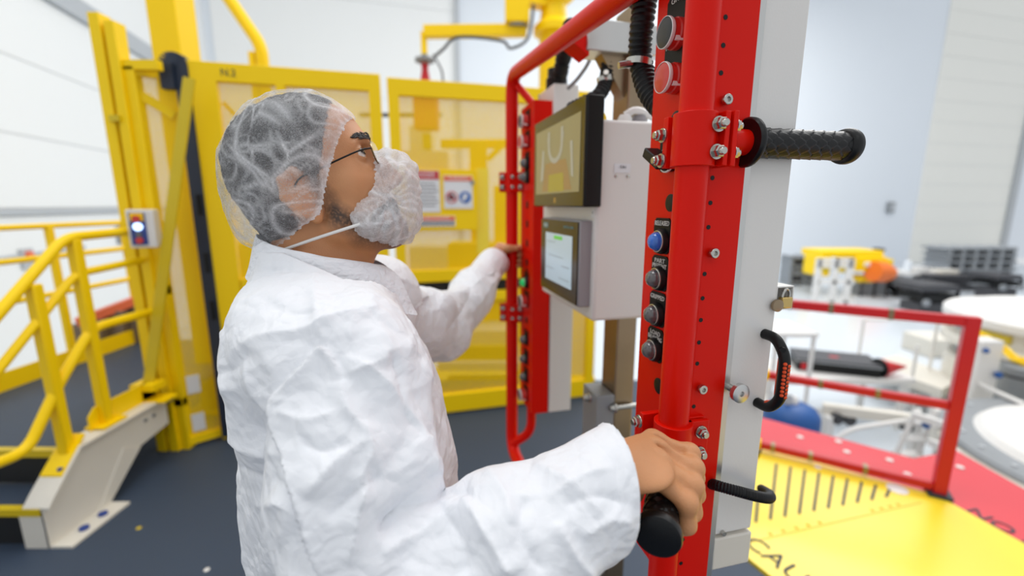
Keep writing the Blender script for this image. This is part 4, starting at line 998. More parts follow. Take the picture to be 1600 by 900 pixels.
# ------------------------------------------------ mast, cross bar, foot
ms, md = .52, .185
mast = dbox(ms-.04, ms+.04, md-.028, md+.028, .03, 2.0)
mast = mast.build('mast', M['mast'], la, bev=.004)
dbox(ms-.046, ms+.046, md-.080, md-.030, .84, 1.055).build('mast_plate', M['grey'], mast, bev=.002)
for z in (.865, .905, 1.022):
    a = D(ms-.052, md-.030, z); MB().cyl(a, a+DM*.075, .0065, n=12).build('long_bolt', M['steel'], mast); bolt(a, -DM, .011, .016, mast); bolt(D(ms, md-.080, z+.012), -DM, .011, .020, mast)
dbox(ms-.22, ms+.22, md-.20, md+.24, 0, .03).build('mast_foot', M['mast'], mast, bev=.004)
dbox(ms-.035, ms+.035, .052, md+.06, 1.895, 1.962).build('cross_bar', M['alu'], la, bev=.003)
MB().prism([D(ms-.03, .012, 1.915), D(ms-.03, .060, 1.885), D(ms-.03, .060, 1.962), D(ms-.03, .012, 1.935)], DL*.06).build('gusset', M['red'], la, bev=.001)
MB().prism([D(ms-.02, md-.028, 1.80), D(ms-.02, md-.09, 1.895), D(ms-.02, md-.028, 1.895)], DL*.04).build('gusset', M['mast'], la)
# corrugated hoses
def hosepart(pts, r, nm='hose'): return hose(smooth_path(pts, 10), r, .0075, r*.07).build(nm, M['hose'], la)
ha_ = hosepart([W(1012, -30, .80), W(1004, 30, .80), W(1000, 80, .81), W(1004, 110, .81), W(1016, 145, .79), W(1040, 175, .76)], .0190)
cq = W(1001, 98, .81)
MB().lathe(cq-Vector((.004, 0, .006)), (.12, 0, 1), [(.0225, 0), (.0225, .010), (.021, .011)], 24).build('hose_clip', M['steel'], ha_); MB().cyl(cq-Vector((.018, .01, .004)), cq-Vector((.04, .012, .008)), .006, n=10).build('clip_screw', M['steel'], ha_)
hb_ = hosepart([D(.915-.02, .125, 1.93), W(876, 112, 1.42), W(880, 92, 1.40), W(888, 66, 1.34), W(893, 40, 1.28)], .0225)
MB().lathe(D(.895, .125, 1.91), UP, [(.034, 0), (.034, .03), (.029, .035), (.029, .06)], 20).build('hose_gland', M['black'], hb_)
hc_ = hosepart([W(952, 52, 1.13), W(950, 100, 1.13), W(946, 128, 1.12), W(936, 148, 1.10), W(915, 160, 1.10), W(890, 172, 1.12)], .0165)
cq = W(946, 124, 1.12); MB().lathe(cq-Vector((0, 0, .006)), (-.2, 0, 1), [(.0195, 0), (.0195, .012), (.018, .013)], 20).build('hose_clip', M['steel'], hc_); MB().cyl(cq, cq+Vector((-.005, -.03, .008)), .006, n=10).build('clip_screw', M['steel'], hc_)
MB().tube(smooth_path([W(925, 60, 1.25), W(922, 92, 1.28), W(905, 120, 1.34), W(888, 138, 1.40)]), .0055, 10).build('cable', M['grey'], la)
MB().tube(smooth_path([W(968, -10, 1.0), W(985, 8, 1.0), W(1000, 22, .98)]), .004, 8).build('cable', M['hose'], la)
# ============================================================ the operator
# ---- signed distance fields on a grid -> one continuous surface
def surface_nets(vol, org, h):
    s = vol < 0
    c = np.zeros(tuple(n-1 for n in vol.shape), np.int8)
    X, Y, Z = vol.shape
    for i in (0, 1):
        for j in (0, 1):
            for k in (0, 1):
                c += s[i:X-1+i, j:Y-1+j, k:Z-1+k]
    act = np.argwhere((c > 0) & (c < 8)); n = len(act)
    idx = np.full(c.shape, -1, np.int32); idx[act[:, 0], act[:, 1], act[:, 2]] = np.arange(n)
    cor = np.array([(i, j, k) for i in (0, 1) for j in (0, 1) for k in (0, 1)])
    val = np.stack([vol[act[:, 0]+a, act[:, 1]+b, act[:, 2]+d] for a, b, d in cor], 1)
    acc = np.zeros((n, 3)); cnt = np.zeros(n)
    for a in range(8):
        for b in range(a+1, 8):
            if np.abs(cor[a]-cor[b]).sum() == 1:
                va, vb = val[:, a], val[:, b]; m = (va < 0) != (vb < 0)
                t = np.where(m, va/np.where(m, va-vb, 1), 0)
                p = cor[a]+(cor[b]-cor[a])*t[:, None]
                acc += p*m[:, None]; cnt += m
    P = (act+acc/cnt[:, None])*h+np.array(org)
    F = []
    for ax in range(3):
        sl0 = [slice(None)]*3; sl1 = [slice(None)]*3; sl0[ax] = slice(0, -1); sl1[ax] = slice(1, None)
        e = np.argwhere(s[tuple(sl0)] != s[tuple(sl1)]); u, w = (ax+1) % 3, (ax+2) % 3
        ok = (e[:, u] > 0) & (e[:, w] > 0) & (e[:, u] < vol.shape[u]-1) & (e[:, w] < vol.shape[w]-1); e = e[ok]
        def at(du, dw):
            q = e.copy(); q[:, u] -= du; q[:, w] -= dw; return idx[q[:, 0], q[:, 1], q[:, 2]]
        q = np.stack([at(1, 1), at(0, 1), at(0, 0), at(1, 0)], 1)
        fl = s[e[:, 0], e[:, 1], e[:, 2]]
        q[~fl] = q[~fl][:, ::-1]; F.append(q)
    return P, np.concatenate(F)

A3 = lambda p: np.array(p, float)
class SDF:
    """a list of soft unions / cuts; each entry only touches its own neighbourhood"""
    def __init__(s): s.e = []
    def put(s, fn, lo, hi, k, op='u'): s.e.append((fn, A3(lo), A3(hi), k, op)); return s
    def cone(s, p0, p1, r0, r1=None, k=.02, op='u'):
        p0, p1 = A3(p0), A3(p1); r1 = r0 if r1 is None else r1; d = p1-p0; L2 = max((d*d).sum(), 1e-12)
        def fn(P):
            q = P-p0; t = np.clip((q@d)/L2, 0, 1); return np.sqrt(((q-t[:, None]*d)**2).sum(1))-(r0+(r1-r0)*t)
        R = max(r0, r1); return s.put(fn, np.minimum(p0, p1)-R, np.maximum(p0, p1)+R, k, op)
    def chain(s, pts, rs, k=.02):
        for a, b, r0, r1 in zip(pts, pts[1:], rs, rs[1:]): s.cone(a, b, r0, r1, k)
        return s
    def ell(s, c, r, B=np.eye(3), k=.02, op='u'):     # B rows: axes
        c, r = A3(c), A3(r); B = A3(B)
        def fn(P):
            q = (P-c)@B.T; k0 = np.sqrt(((q/r)**2).sum(1)); k1 = np.sqrt(((q/r**2)**2).sum(1))
            return np.where(k1 > 1e-9, k0*(k0-1)/np.maximum(k1, 1e-9), -r.min())
        R = r.max(); return s.put(fn, c-R, c+R, k, op)
    def __call__(s, P):
        v = np.full(len(P), 10.)
        for fn, lo, hi, k, op in s.e:
            m = ((P > lo-k-.03) & (P < hi+k+.03)).all(1)
            if not m.any(): continue
            f = fn(P[m]); o = v[m]
            v[m] = s.mix(o, f, k, op)
        return v
    @staticmethod
    def mix(o, f, k, op):
        if op == 'u':
            h = np.maximum(k-np.abs(o-f), 0)/k; return np.minimum(o, f)-h*h*k*.25
        h = np.maximum(k-np.abs(o+f), 0)/k; return np.maximum(o, -f)+h*h*k*.25
    def grid(s, lo, hi, h):
        lo, hi = A3(lo), A3(hi); n = np.ceil((hi-lo)/h).astype(int)+1
        vol = np.full(tuple(n), 10., np.float32)
        for fn, a, b, k, op in s.e:
            i0 = np.maximum(np.floor((a-k-2*h-lo)/h).astype(int), 0); i1 = np.minimum(np.ceil((b+k+2*h-lo)/h).astype(int)+1, n)
            if (i1 <= i0).any(): continue
            ax = [lo[q]+np.arange(i0[q], i1[q])*h for q in range(3)]
            g = np.stack(np.meshgrid(*ax, indexing='ij'), -1).reshape(-1, 3)
            sub = vol[i0[0]:i1[0], i0[1]:i1[1], i0[2]:i1[2]]
            vol[i0[0]:i1[0], i0[1]:i1[1], i0[2]:i1[2]] = s.mix(sub.reshape(-1).astype(float), fn(g), k, op).reshape(sub.shape)
        return surface_nets(vol, lo, h)
    def grad(s, P, e=.0008):
        g = np.stack([s(P+A3(d)*e)-s(P-A3(d)*e) for d in ((1, 0, 0), (0, 1, 0), (0, 0, 1))], 1)/(2*e)
        return g
    def project(s, P, it=2):
        for _ in range(it):
            f = s(P); g = s.grad(P); g2 = np.maximum((g*g).sum(1), .2); st = np.clip(f/g2, -.006, .006)
            P = P-g*st[:, None]
        return P
def np_normals(P, F):
    n = np.cross(P[F[:, 2]]-P[F[:, 0]], P[F[:, 3]]-P[F[:, 1]]); N = np.zeros_like(P)
    for k in range(4): np.add.at(N, F[:, k], n)
    return N/np.maximum(np.linalg.norm(N, axis=1), 1e-12)[:, None]
def laplace(P, F, it, lam=.5, mask=None):
    a = np.concatenate([F[:, [0, 1]], F[:, [1, 2]], F[:, [2, 3]], F[:, [3, 0]]]); a = np.concatenate([a, a[:, ::-1]])
    cnt = np.maximum(np.bincount(a[:, 0], minlength=len(P)), 1)[:, None]
    for _ in range(it):
        S = np.stack([np.bincount(a[:, 0], P[a[:, 1], q], minlength=len(P)) for q in range(3)], 1)/cnt
        D_ = (S-P)*lam; P = P+(D_ if mask is None else D_*mask[:, None])
    return P
def mesh_obj(name, P, F, mats, parent, mi=None, **kw):
    used = np.unique(F[F >= 0]) if len(F) else np.arange(0); mp = np.full(len(P), -1); mp[used] = np.arange(len(used)); P = P[used]; F = mp[F]
    c = Vector((P.min(0)+P.max(0))/2); me = bpy.data.meshes.new(name)
    me.vertices.add(len(P)); me.vertices.foreach_set('co', (P-np.array(c)).astype(np.float32).ravel())
    me.loops.add(F.size); me.loops.foreach_set('vertex_index', F.ravel().astype(np.int32))
    me.polygons.add(len(F)); me.polygons.foreach_set('loop_start', np.arange(0, F.size, F.shape[1], dtype=np.int32)); me.polygons.foreach_set('loop_total', np.full(len(F), F.shape[1], np.int32))
    me.polygons.foreach_set('use_smooth', np.ones(len(F), bool)); me.update(calc_edges=True); me.validate()
    for m in (mats if isinstance(mats, (list, tuple)) else [mats]): me.materials.append(m)
    if mi is not None: me.polygons.foreach_set('material_index', mi.astype(np.int32))
    o = bpy.data.objects.new(name, me); COL.objects.link(o); o.location = c; WL[o.name] = c.copy()
    return finish(o, parent, **kw), used
# ---- numpy noise for folds
_rs = np.random.RandomState(7); _perm = _rs.permutation(512); _grd = _rs.normal(size=(512, 3)); _grd /= np.linalg.norm(_grd, axis=1)[:, None]
def gnoise(P):
    i = np.floor(P).astype(int); f = P-i; u = f*f*f*(f*(f*6-15)+10); out = 0
    for a in (0, 1):
        for b in (0, 1):
            for c in (0, 1):
                hsh = _perm[(_perm[(_perm[(i[:, 0]+a) & 511]+i[:, 1]+b) & 511]+i[:, 2]+c) & 511]
                d = ((f-np.array([a, b, c]))*_grd[hsh]).sum(1)
                w = (u[:, 0] if a else 1-u[:, 0])*(u[:, 1] if b else 1-u[:, 1])*(u[:, 2] if c else 1-u[:, 2])
                out = out+d*w
    return out
def ridged(P, seed=0):
    P = P+seed*7.31; w = np.stack([gnoise(P*.7+q*31.7) for q in range(3)], 1)
    return 1-np.minimum(1, np.abs(gnoise(P+w*.45))*3.2)
def worley(P, seed=0):                    # F1, F2 and a random number of the nearest cell
    P = P+seed*3.77; i = np.floor(P).astype(int); f1 = np.full(len(P), 9.); f2 = f1.copy(); idn = np.zeros(len(P), int)
    ctr = np.zeros((len(P), 3))
    for a in (-1, 0, 1):
        for b in (-1, 0, 1):
            for c in (-1, 0, 1):
                q = i+np.array([a, b, c]); hs = _perm[(_perm[(_perm[q[:, 0] & 511]+q[:, 1]) & 511]+q[:, 2]) & 511]
                ce = q+.5+_grd[hs]*.48; d = np.linalg.norm(P-ce, axis=1)
                nf = d < f1; f2 = np.where(nf, f1, np.minimum(f2, d)); idn = np.where(nf, hs, idn); ctr = np.where(nf[:, None], ce, ctr); f1 = np.where(nf, d, f1)
    return f1, f2, idn, ctr
def facets(P, seed=0):
    """crumpled film: tilted flat facets meeting in sharp creases; returns height and nearness of a crease"""
    P = P+seed*5.13; i = np.floor(P).astype(int); best = np.full(len(P), -9.); sec = best.copy()
    for a in (-1, 0, 1):
        for b in (-1, 0, 1):
            for c in (-1, 0, 1):
                q = i+np.array([a, b, c]); hs = _perm[(_perm[(_perm[q[:, 0] & 511]+q[:, 1]) & 511]+q[:, 2]) & 511]
                d = P-q-.5-_grd[hs]*.45
                v = .28*_grd[(hs+99) & 511, 0]+(d*_grd[(hs+17) & 511]).sum(1)*.75-(d*d).sum(1)*.62
                sec = np.maximum(sec, np.minimum(best, v)); best = np.maximum(best, v)
    return best, best-sec

def crumple(P, seed=0):
    """piecewise flat film with sharp valleys (first set of facets) and sharp ridges (second set)"""
    a, ca = facets(P, seed); b, cb = facets(P+.37, seed+2.6); return a-b, ca, cb
# ---- materials of the person
def skin_mat():
    m = mat('warm_brown_skin', srgb(202, 143, 98), .5, var=.10, vscale=28, bump=.25, bscale=520, sub=.10)
    nt = m.node_tree; b = nt.nodes['Principled BSDF']; l = b.inputs['Base Color'].links[0]; src = l.from_socket
    at = nt.nodes.new('ShaderNodeAttribute'); at.attribute_name = 'stubble'; mx = nt.nodes.new('ShaderNodeMix'); mx.data_type = 'RGBA'
    mu = nt.nodes.new('ShaderNodeMath'); mu.operation = 'MULTIPLY'; mu.inputs[1].default_value = .95
    nt.links.new(at.outputs['Fac'], mu.inputs[0]); nt.links.new(mu.outputs[0], mx.inputs[0]); nt.links.new(src, mx.inputs[6]); mx.inputs[7].default_value = (*srgb(48, 36, 30), 1)
    nt.links.new(mx.outputs[2], b.inputs['Base Color'])
    return m
M['skin'] = skin_mat()
M['hair'] = mat('black_hair', srgb(26, 23, 22), .5, var=.35, vscale=70, bump=.8, bscale=240)
M['eye'] = mat('eye_white', srgb(226, 216, 208), .15, coat=1.0)
M['iris'] = mat('dark_brown_iris', srgb(40, 24, 16), .1, coat=1.0)
M['gold'] = mat('thin_metal_frame', srgb(120, 98, 66), .25, 1.0)
M['glass'] = mat('clear_lens', (1, 1, 1), .02, trans=1.0)
def suit_mat():
    m = mat('white_nonwoven_suit', srgb(236, 238, 243), .55, spec=.35)
    nt = m.node_tree; b = nt.nodes['Principled BSDF']; tc = nt.nodes['Texture Coordinate']
    b.inputs['Subsurface Weight'].default_value = .0
    L = nt.links.new
    nz = nt.nodes.new('ShaderNodeTexNoise'); nz.inputs['Scale'].default_value = 9; nz.inputs['Detail'].default_value = 2
    va = nt.nodes.new('ShaderNodeVectorMath'); va.operation = 'MULTIPLY_ADD'; va.inputs[1].default_value = (.05, .05, .05); L(tc.outputs['Object'], va.inputs[2]); L(nz.outputs['Color'], va.inputs[0])
    hs = []
    for sc_, off in ((34, 0), (34, 3.3), (75, 7.1), (75, 1.9)):
        mp = nt.nodes.new('ShaderNodeMapping'); mp.inputs['Location'].default_value = (off, off*.7, -off); L(va.outputs[0], mp.inputs['Vector'])
        v = nt.nodes.new('ShaderNodeTexVoronoi'); v.inputs['Scale'].default_value = sc_; L(mp.outputs[0], v.inputs['Vector']); hs.append(v.outputs['Distance'])
    d = []
    for i in (0, 2):
        q = nt.nodes.new('ShaderNodeMath'); q.operation = 'SUBTRACT'; L(hs[i], q.inputs[0]); L(hs[i+1], q.inputs[1]); d.append(q.outputs[0])
    ad = nt.nodes.new('ShaderNodeMath'); ad.operation = 'MULTIPLY_ADD'; ad.inputs[1].default_value = .45; L(d[1], ad.inputs[0]); L(d[0], ad.inputs[2])
    bp = nt.nodes.new('ShaderNodeBump'); bp.inputs['Strength'].default_value = .38; bp.inputs['Distance'].default_value = .006
    L(ad.outputs[0], bp.inputs['Height']); L(bp.outputs['Normal'], b.inputs['Normal'])
    return m
M['suit'] = suit_mat()
def net_mat(name, base, fold_gain, fibre):
    """thin white nonwoven: fibres over gaps; doubled where pleats lie (vertex attribute 'fold')"""
    m = bpy.data.materials.new(name); m.use_nodes = True; nt = m.node_tree; b = nt.nodes['Principled BSDF']; out = nt.nodes['Material Output']
    b.inputs['Base Color'].default_value = (*srgb(240, 241, 244), 1); b.inputs['Roughness'].default_value = .6
    tr = nt.nodes.new('ShaderNodeBsdfTransparent'); tl = nt.nodes.new('ShaderNodeBsdfTranslucent'); tl.inputs['Color'].default_value = (.85, .86, .88, 1)
    mx0 = nt.nodes.new('ShaderNodeMixShader'); mx0.inputs[0].default_value = .35
    mx = nt.nodes.new('ShaderNodeMixShader'); at = nt.nodes.new('ShaderNodeAttribute'); at.attribute_name = 'fold'
    tc = nt.nodes.new('ShaderNodeTexCoord'); n = nt.nodes.new('ShaderNodeTexNoise'); n.inputs['Scale'].default_value = fibre; n.inputs['Detail'].default_value = 6; n.inputs['Distortion'].default_value = 2.5
    r = nt.nodes.new('ShaderNodeMapRange'); r.inputs[1].default_value = .35; r.inputs[2].default_value = .65; r.inputs[3].default_value = base-.12; r.inputs[4].default_value = base+.12
    ma = nt.nodes.new('ShaderNodeMath'); ma.operation = 'MULTIPLY_ADD'; ma.inputs[1].default_value = fold_gain; ma.use_clamp = True
    L = nt.links.new
    L(tc.outputs['Object'], n.inputs['Vector']); L(n.outputs['Fac'], r.inputs[0]); L(at.outputs['Fac'], ma.inputs[0]); L(r.outputs[0], ma.inputs[2])
    L(b.outputs[0], mx0.inputs[1]); L(tl.outputs[0], mx0.inputs[2]); L(tr.outputs[0], mx.inputs[1]); L(mx0.outputs[0], mx.inputs[2]); L(ma.outputs[0], mx.inputs[0]); L(mx.outputs[0], out.inputs['Surface'])
    return m
M['net'] = net_mat('hair_net_nonwoven', .18, .76, 260)
M['beardnet'] = net_mat('beard_cover_nonwoven', .56, .5, 260)

# ---- frames of reference
PF = np.array((.92, .39, 0)); PF /= np.linalg.norm(PF); PL = np.array((-PF[1], PF[0], 0)); PU = np.array((0, 0, 1.))
TX = np.array((-.285, .66, 0))
HS = 1.04; TILT = math.radians(22)
earR = np.array(Wt(484, 303, .585))
HF = np.array((.955, .295, 0)); HF /= np.linalg.norm(HF); HL = np.array((-HF[1], HF[0], 0))
hx = HF*math.cos(TILT)+PU*math.sin(TILT); hz_ = -HF*math.sin(TILT)+PU*math.cos(TILT)
HB = np.stack([hx, HL, hz_])                     # rows: forward, left, up of the head
HO = earR+HL*.074*HS
def H(x, y, z): return HO+HS*(hx*x+HL*y+hz_*z)

person = thing('person', (TX[0], TX[1], 0), 'person in a white coverall, hair net and beard cover holding two red bars', 'person')

# ---- body: one continuous surface (head, neck, trunk, arms, hands, legs)
body = SDF()
T_ = lambda f, l, z: TX+PF*f+PL*l+PU*z
# trunk, hips, legs
body.ell(T_(.002, 0, 1.24), (.085, .145, .19), np.stack([PF, PL, PU]), .05)
body.ell(T_(0, 0, 1.02), (.095, .145, .20), np.stack([PF, PL, PU]), .05)
body.cone(T_(.004, -.11, 1.370), T_(.004, .11, 1.370), .046, .046, .04)
for sgn in (-1, 1):
    body.chain([T_(0, .085*sgn, .92), T_(.015, .095*sgn, .50), T_(-.01, .10*sgn, .10)], [.085, .058, .042], .04)
    body.cone(T_(-.02, .10*sgn, .045), T_(.14, .115*sgn, .035), .038, .032, .03)
# neck and head
NB = T_(-.015, 0, 1.43)
body.chain([NB, H(-.018, 0, -.035)], [.064, .056], .035)
body.cone(T_(.02, 0, 1.43), H(.018, 0, -.080), .040, .034, .04)
body.ell(H(-.006, 0, .045), np.array((.087, .074, .082))*HS, HB, .02)
body.ell(H(.034, 0, .055), np.array((.060, .066, .060))*HS, HB, .03)
body.ell(H(.040, 0, -.022), np.array((.053, .060, .074))*HS, HB, .03)
for sgn in (-1, 1):
    body.cone(H(.012, .050*sgn, -.050), H(.070, .022*sgn, -.092), .020*HS, .017*HS, .025)
    body.cone(H(.050, .050*sgn, -.004), H(.072, .034*sgn, -.010), .018*HS, .016*HS, .02)
    body.cone(H(.068, .043*sgn, .041), H(.089, .014*sgn, .044), .0085*HS, .0085*HS, .014)
body.cone(H(.078, 0, -.090), H(.080, 0, -.086), .019*HS, None, .02)
for sgn in (-1, 1):
    body.ell(H(.0895, .0345*sgn, .0265), np.array((.016, .019, .0120))*HS, HB, .012, 's')
    body.cone(H(.0735, .034*sgn, .0275), H(.0736, .034*sgn, .0275), .0136*HS, None, .005)
    body.ell(H(.0875, .0385*sgn, .0275), np.array((.013, .0135, .0056))*HS, HB, .0018, 's')
body.chain([H(.088, 0, .034), H(.100, 0, .008), H(.112, 0, -.018)], [.0085*HS, .0085*HS, .0105*HS], .012)
for sgn in (-1, 1): body.cone(H(.096, .011*sgn, -.024), H(.101, .012*sgn, -.023), .0075*HS, None, .01)
body.cone(H(.089, -.016, -.050), H(.089, .016, -.050), .008*HS, None, .012); body.cone(H(.086, -.014, -.062), H(.086, .014, -.062), .0085*HS, None, .012)
# ears
for sgn in (-1, 1):
    eb = np.stack([hx*.97-hz_*.2, HL*sgn*.90+hx*.42, hz_*.97+hx*.2]); eb /= np.linalg.norm(eb, axis=1)[:, None]
    rim = [H(.006+.002, .069*sgn, .012), H(-.006, .077*sgn, .032), H(-.022, .081*sgn, .026), H(-.028, .081*sgn, .006), H(-.020, .077*sgn, -.016), H(-.006, .073*sgn, -.030), H(.004, .069*sgn, -.022)]
    body.ell(H(-.010, .0735*sgn, .002), np.array((.017, .006, .026))*HS, eb, .008)
    body.chain(rim, [.0045*HS, .005*HS, .0052*HS, .005*HS, .0055*HS, .0068*HS, .005*HS], .005)
    body.cone(H(.006, .073*sgn, -.002), H(.005, .073*sgn, -.008), .0045*HS, None, .005)
# arms
SR, ER, WR = A3((-.205, .505, 1.385)), A3((-.130, .385, 1.118)), A3((.098, .428, 1.268))
SLf, EL, WLh = A3((-.290, .835, 1.365)), A3((-.178, 1.13, 1.235)), A3((-.052, 1.522, 1.378))
body.chain([T_(.004, -.10, 1.370), SR+A3((0, 0, -.015)), ER], [.046, .048, .042], .03); body.chain([ER, ER*.55+WR*.45, WR], [.042, .036, .028], .02)
body.chain([T_(.004, .10, 1.370), SLf+A3((0, 0, -.015)), EL], [.046, .048, .042], .03); body.chain([EL, EL*.55+WLh*.45, WLh], [.044, .042, .027], .02)
# right hand on the lower grip
gh = np.array(gd); gw = np.array((-gh[1], gh[0], 0)); gw = gw if gw[0] > 0 else -gw
C0 = np.array(D(0, 0, ZD))
def HG(a, w, z): return C0+gh*a+gw*w+PU*z
hand = SDF()
fing = [  # along the grip, MCP, PIP, DIP, tip (w,z), radii
    (.108, .1055, (-.018, .052), (.024, .045), (.033, .016), (.023, -.016), .0105),
    (.1275, .1262, (-.014, .053), (.029, .039), (.034, .007), (.019, -.024), .0108),
    (.146, .1465, (-.012, .049), (.030, .029), (.032, -.003), (.012, -.029), .0104),
    (.1625, .165, (-.012, .042), (.026, .018), (.028, -.008), (.010, -.027), .0092)]
for a0, a1, m, p, d, t, r in fing:
    body.chain([HG(a0, *m), HG(a1, *p), HG(a1, *d), HG(a1-.004, *t)], [r*1.10, r*1.02, r*.96, r*.82], .0075)
    body.cone(HG(a0, m[0]+.001, m[1]+.003), HG(a0, m[0]+.004, m[1]+.002), r*1.16, None, .008)          # knuckle
    body.cone(HG(a1, p[0]+.001, p[1]+.001), HG(a1, p[0]+.001, p[1]+.001)+1e-4, r*1.08, None, .006)
    body.cone(WR+PU*.006+gh*(a0-.135)*.45, HG(a0, *m), .015, r*1.04, .008)                             # metacarpal
    body.cone(WR+PU*.020+gh*(a0-.135)*.5, HG(a0, m[0]-.004, m[1]+.009), .003, .0028, .012)              # tendon
for ga in (.1178, .1368, .1543): body.cone(HG(ga, -.012, .062), HG(ga, .014, .0535), .0030, .0030, .009, 's')
body.ell((WR+HG(.135, -.012, .046))/2+PU*-.004, (.045, .038, .014), np.stack([gw, gh, PU]), .016)
body.chain([WR+gh*-.02-PU*.008, HG(.085, -.040, .012), HG(.078, -.026, -.022), HG(.080, .006, -.034)], [.018, .0150, .0125, .0105], .014)
body.cone(WR-PU*.006, HG(.165, -.034, .016), .020, .014, .018)                                          # heel of the hand
# left hand round the far tube
TC = np.array(D(SPAN, 0, 0)); 
def HT(u, w, z): return np.array((TC[0]+u, TC[1]+w, z))
for z, r, e in ((1.402, .0098, 0), (1.382, .0100, .002), (1.362, .0096, .001), (1.345, .0086, -.002)):
    body.chain([HT(-.044, .018, z), HT(-.010, .040, z), HT(.026, .030, z-.002), HT(.033+e, -.002, z-.004), HT(.024+e, -.018, z-.005)], [r*1.15, r*1.05, r, r*.95, r*.8], .005)
    body.cone(WLh, HT(-.044, .018, z), .018, r*1.15, .02)
body.chain([WLh+A3((.0, -.006, .012)), HT(-.036, -.022, 1.394), HT(-.012, -.034, 1.402), HT(.018, -.031, 1.404)], [.017, .014, .0115, .0098], .012)

P, F = body.grid((-.66, .28, -.01), (.32, 1.66, 1.78), .0045)
# finer faces on head and hands
bm = bmesh.new(); vv = [bm.verts.new(p) for p in P]
for f in F:
    try: bm.faces.new([vv[i] for i in f])
    except ValueError: pass
def near(p):
    p = np.array(p)
    return (np.linalg.norm(p-H(.02, 0, .0)) < .155) or (np.linalg.norm(p-HG(.13, .0, .02)) < .115) or (np.linalg.norm(p-HT(-.01, 0, 1.385)) < .075)
bm.verts.ensure_lookup_table()
sel = np.zeros(len(P), bool)
for c_, r_ in ((H(.02, 0, 0), .150), (HG(.13, 0, .02), .11), (HT(-.01, 0, 1.385), .075)): sel |= np.linalg.norm(P-c_, axis=1) < r_
hot = [f for f in bm.faces if all(sel[v.index] for v in f.verts)] if bm.verts.index_update() is None else []
ed = list({e for f in hot for e in f.edges})
bmesh.ops.subdivide_edges(bm, edges=ed, cuts=2, use_grid_fill=True)
bmesh.ops.triangulate(bm, faces=[f for f in bm.faces if len(f.verts) > 4])
bm.verts.index_update()
Pn = np.array([v.co[:] for v in bm.verts]); hs_ = np.zeros(len(Pn), bool)
for c_, r_ in ((H(.02, 0, 0), .152), (HG(.13, 0, .02), .112), (HT(-.01, 0, 1.385), .077)): hs_ |= np.linalg.norm(Pn-c_, axis=1) < r_
Pn[hs_] = body.project(Pn[hs_], 3)
# loop edges of the fine region once more over the eye for clean lids
for v, p in zip(bm.verts, Pn): v.co = p
cB = Vector((-.2, .8, .9)); 
for v in bm.verts: v.co = v.co-cB
me = bpy.data.meshes.new('body'); bm.to_mesh(me); bm.free(); me.materials.append(M['skin'])
me.polygons.foreach_set('use_smooth', [True]*len(me.polygons)); me.update()
sb_ = np.zeros(len(Pn)); 
for sgn in (-1, 1):
    pl_ = [H(.012, .074*sgn, .025), H(.016, .072*sgn, -.012), H(.018, .066*sgn, -.040), H(.040, .052*sgn, -.068), H(.072, .030*sgn, -.092), H(.095, 0, -.090)]
    for (p_, q_), w_ in zip(zip(pl_, pl_[1:]), (.012, .014, .018, .024, .028)):
        t_ = np.clip(((Pn-p_)@(q_-p_))/((q_-p_)@(q_-p_)), 0, 1); sb_ = np.maximum(sb_, np.clip(1.35-np.linalg.norm(Pn-p_-t_[:, None]*(q_-p_), axis=1)/w_, 0, 1))
sb_ *= np.clip(1+gnoise(Pn*330)*.9, 0, 1)
av_ = me.attributes.new('stubble', 'FLOAT', 'POINT'); av_.data.foreach_set('value', sb_.astype(np.float32))
bo_ = bpy.data.objects.new('body', me); COL.objects.link(bo_); bo_.location = cB; WL[bo_.name] = cB.copy(); finish(bo_, person)
sm = bo_.modifiers.new('soft', 'SMOOTH'); sm.factor = .5; sm.iterations = 2

# ---- eyes, brows, glasses
for sgn in (-1, 1):
    c = H(.0735, .034*sgn, .0275); gz = (hx*.90+hz_*.22-HL*.34); gz /= np.linalg.norm(gz)
    e = MB().sph(c, .0124*HS, 24).build('eye', M['eye'], person)
    cc = Vector(c); g = Vector(gz); x, y, _ = frame_from(g); n = 24; prof = [(.0062, .0112), (.0050, .0119), (.0030, .01245), (.0001, .0126)]
    MB().lathe(cc, g, [(r*HS, (h_+.0003)*HS) for r, h_ in prof], n).build('iris', M['iris'], e)
    lash = [H(.0735+.0143*math.cos(t*.95), .034*sgn+.0143*math.sin(t*.95), .0325-.004*t*t) for t in np.linspace(-1, 1, 9)]
    MB().tube(lash, .0011, 6).build('eyelashes', M['hair'], e)
    pts = [Vector(H(.0975-.024*max(0, t)**1.7-.001*t, sgn*(.009+.043*t), .0462+.0075*math.sin(min(t*1.5, 1.6))-.006*t)) for t in np.linspace(0, 1, 24)]
    pa_ = body.project(np.array([p[:] for p in pts]), 5); pts = [Vector(p) for p in pa_+body.grad(pa_)*.0008]
    br_ = MB(); rb_ = random.Random(3+sgn); upv, outv = Vector(hz_), Vector(hx)
    for k in range(150):
        t = rb_.random()**.9; i = int(t*21); wd = (.0042 if t < .7 else .0042*(1-t)/.3+.0006)
        p = pts[i]+upv*rb_.uniform(-wd, wd)+outv*rb_.uniform(-.0004, .0012); d = (pts[i+2]-pts[i]).normalized()*.0065+upv*rb_.uniform(-.0005, .0022)
        br_.tube([p, p+d*.5+outv*.0006, p+d], .0006, 5, rf=lambda q: (.0007, .0006, .0002)[q])
    br_.build('eyebrow', M['hair'], person, kind='stuff')
gl = MB(); 
fr_o = None
glasses = None
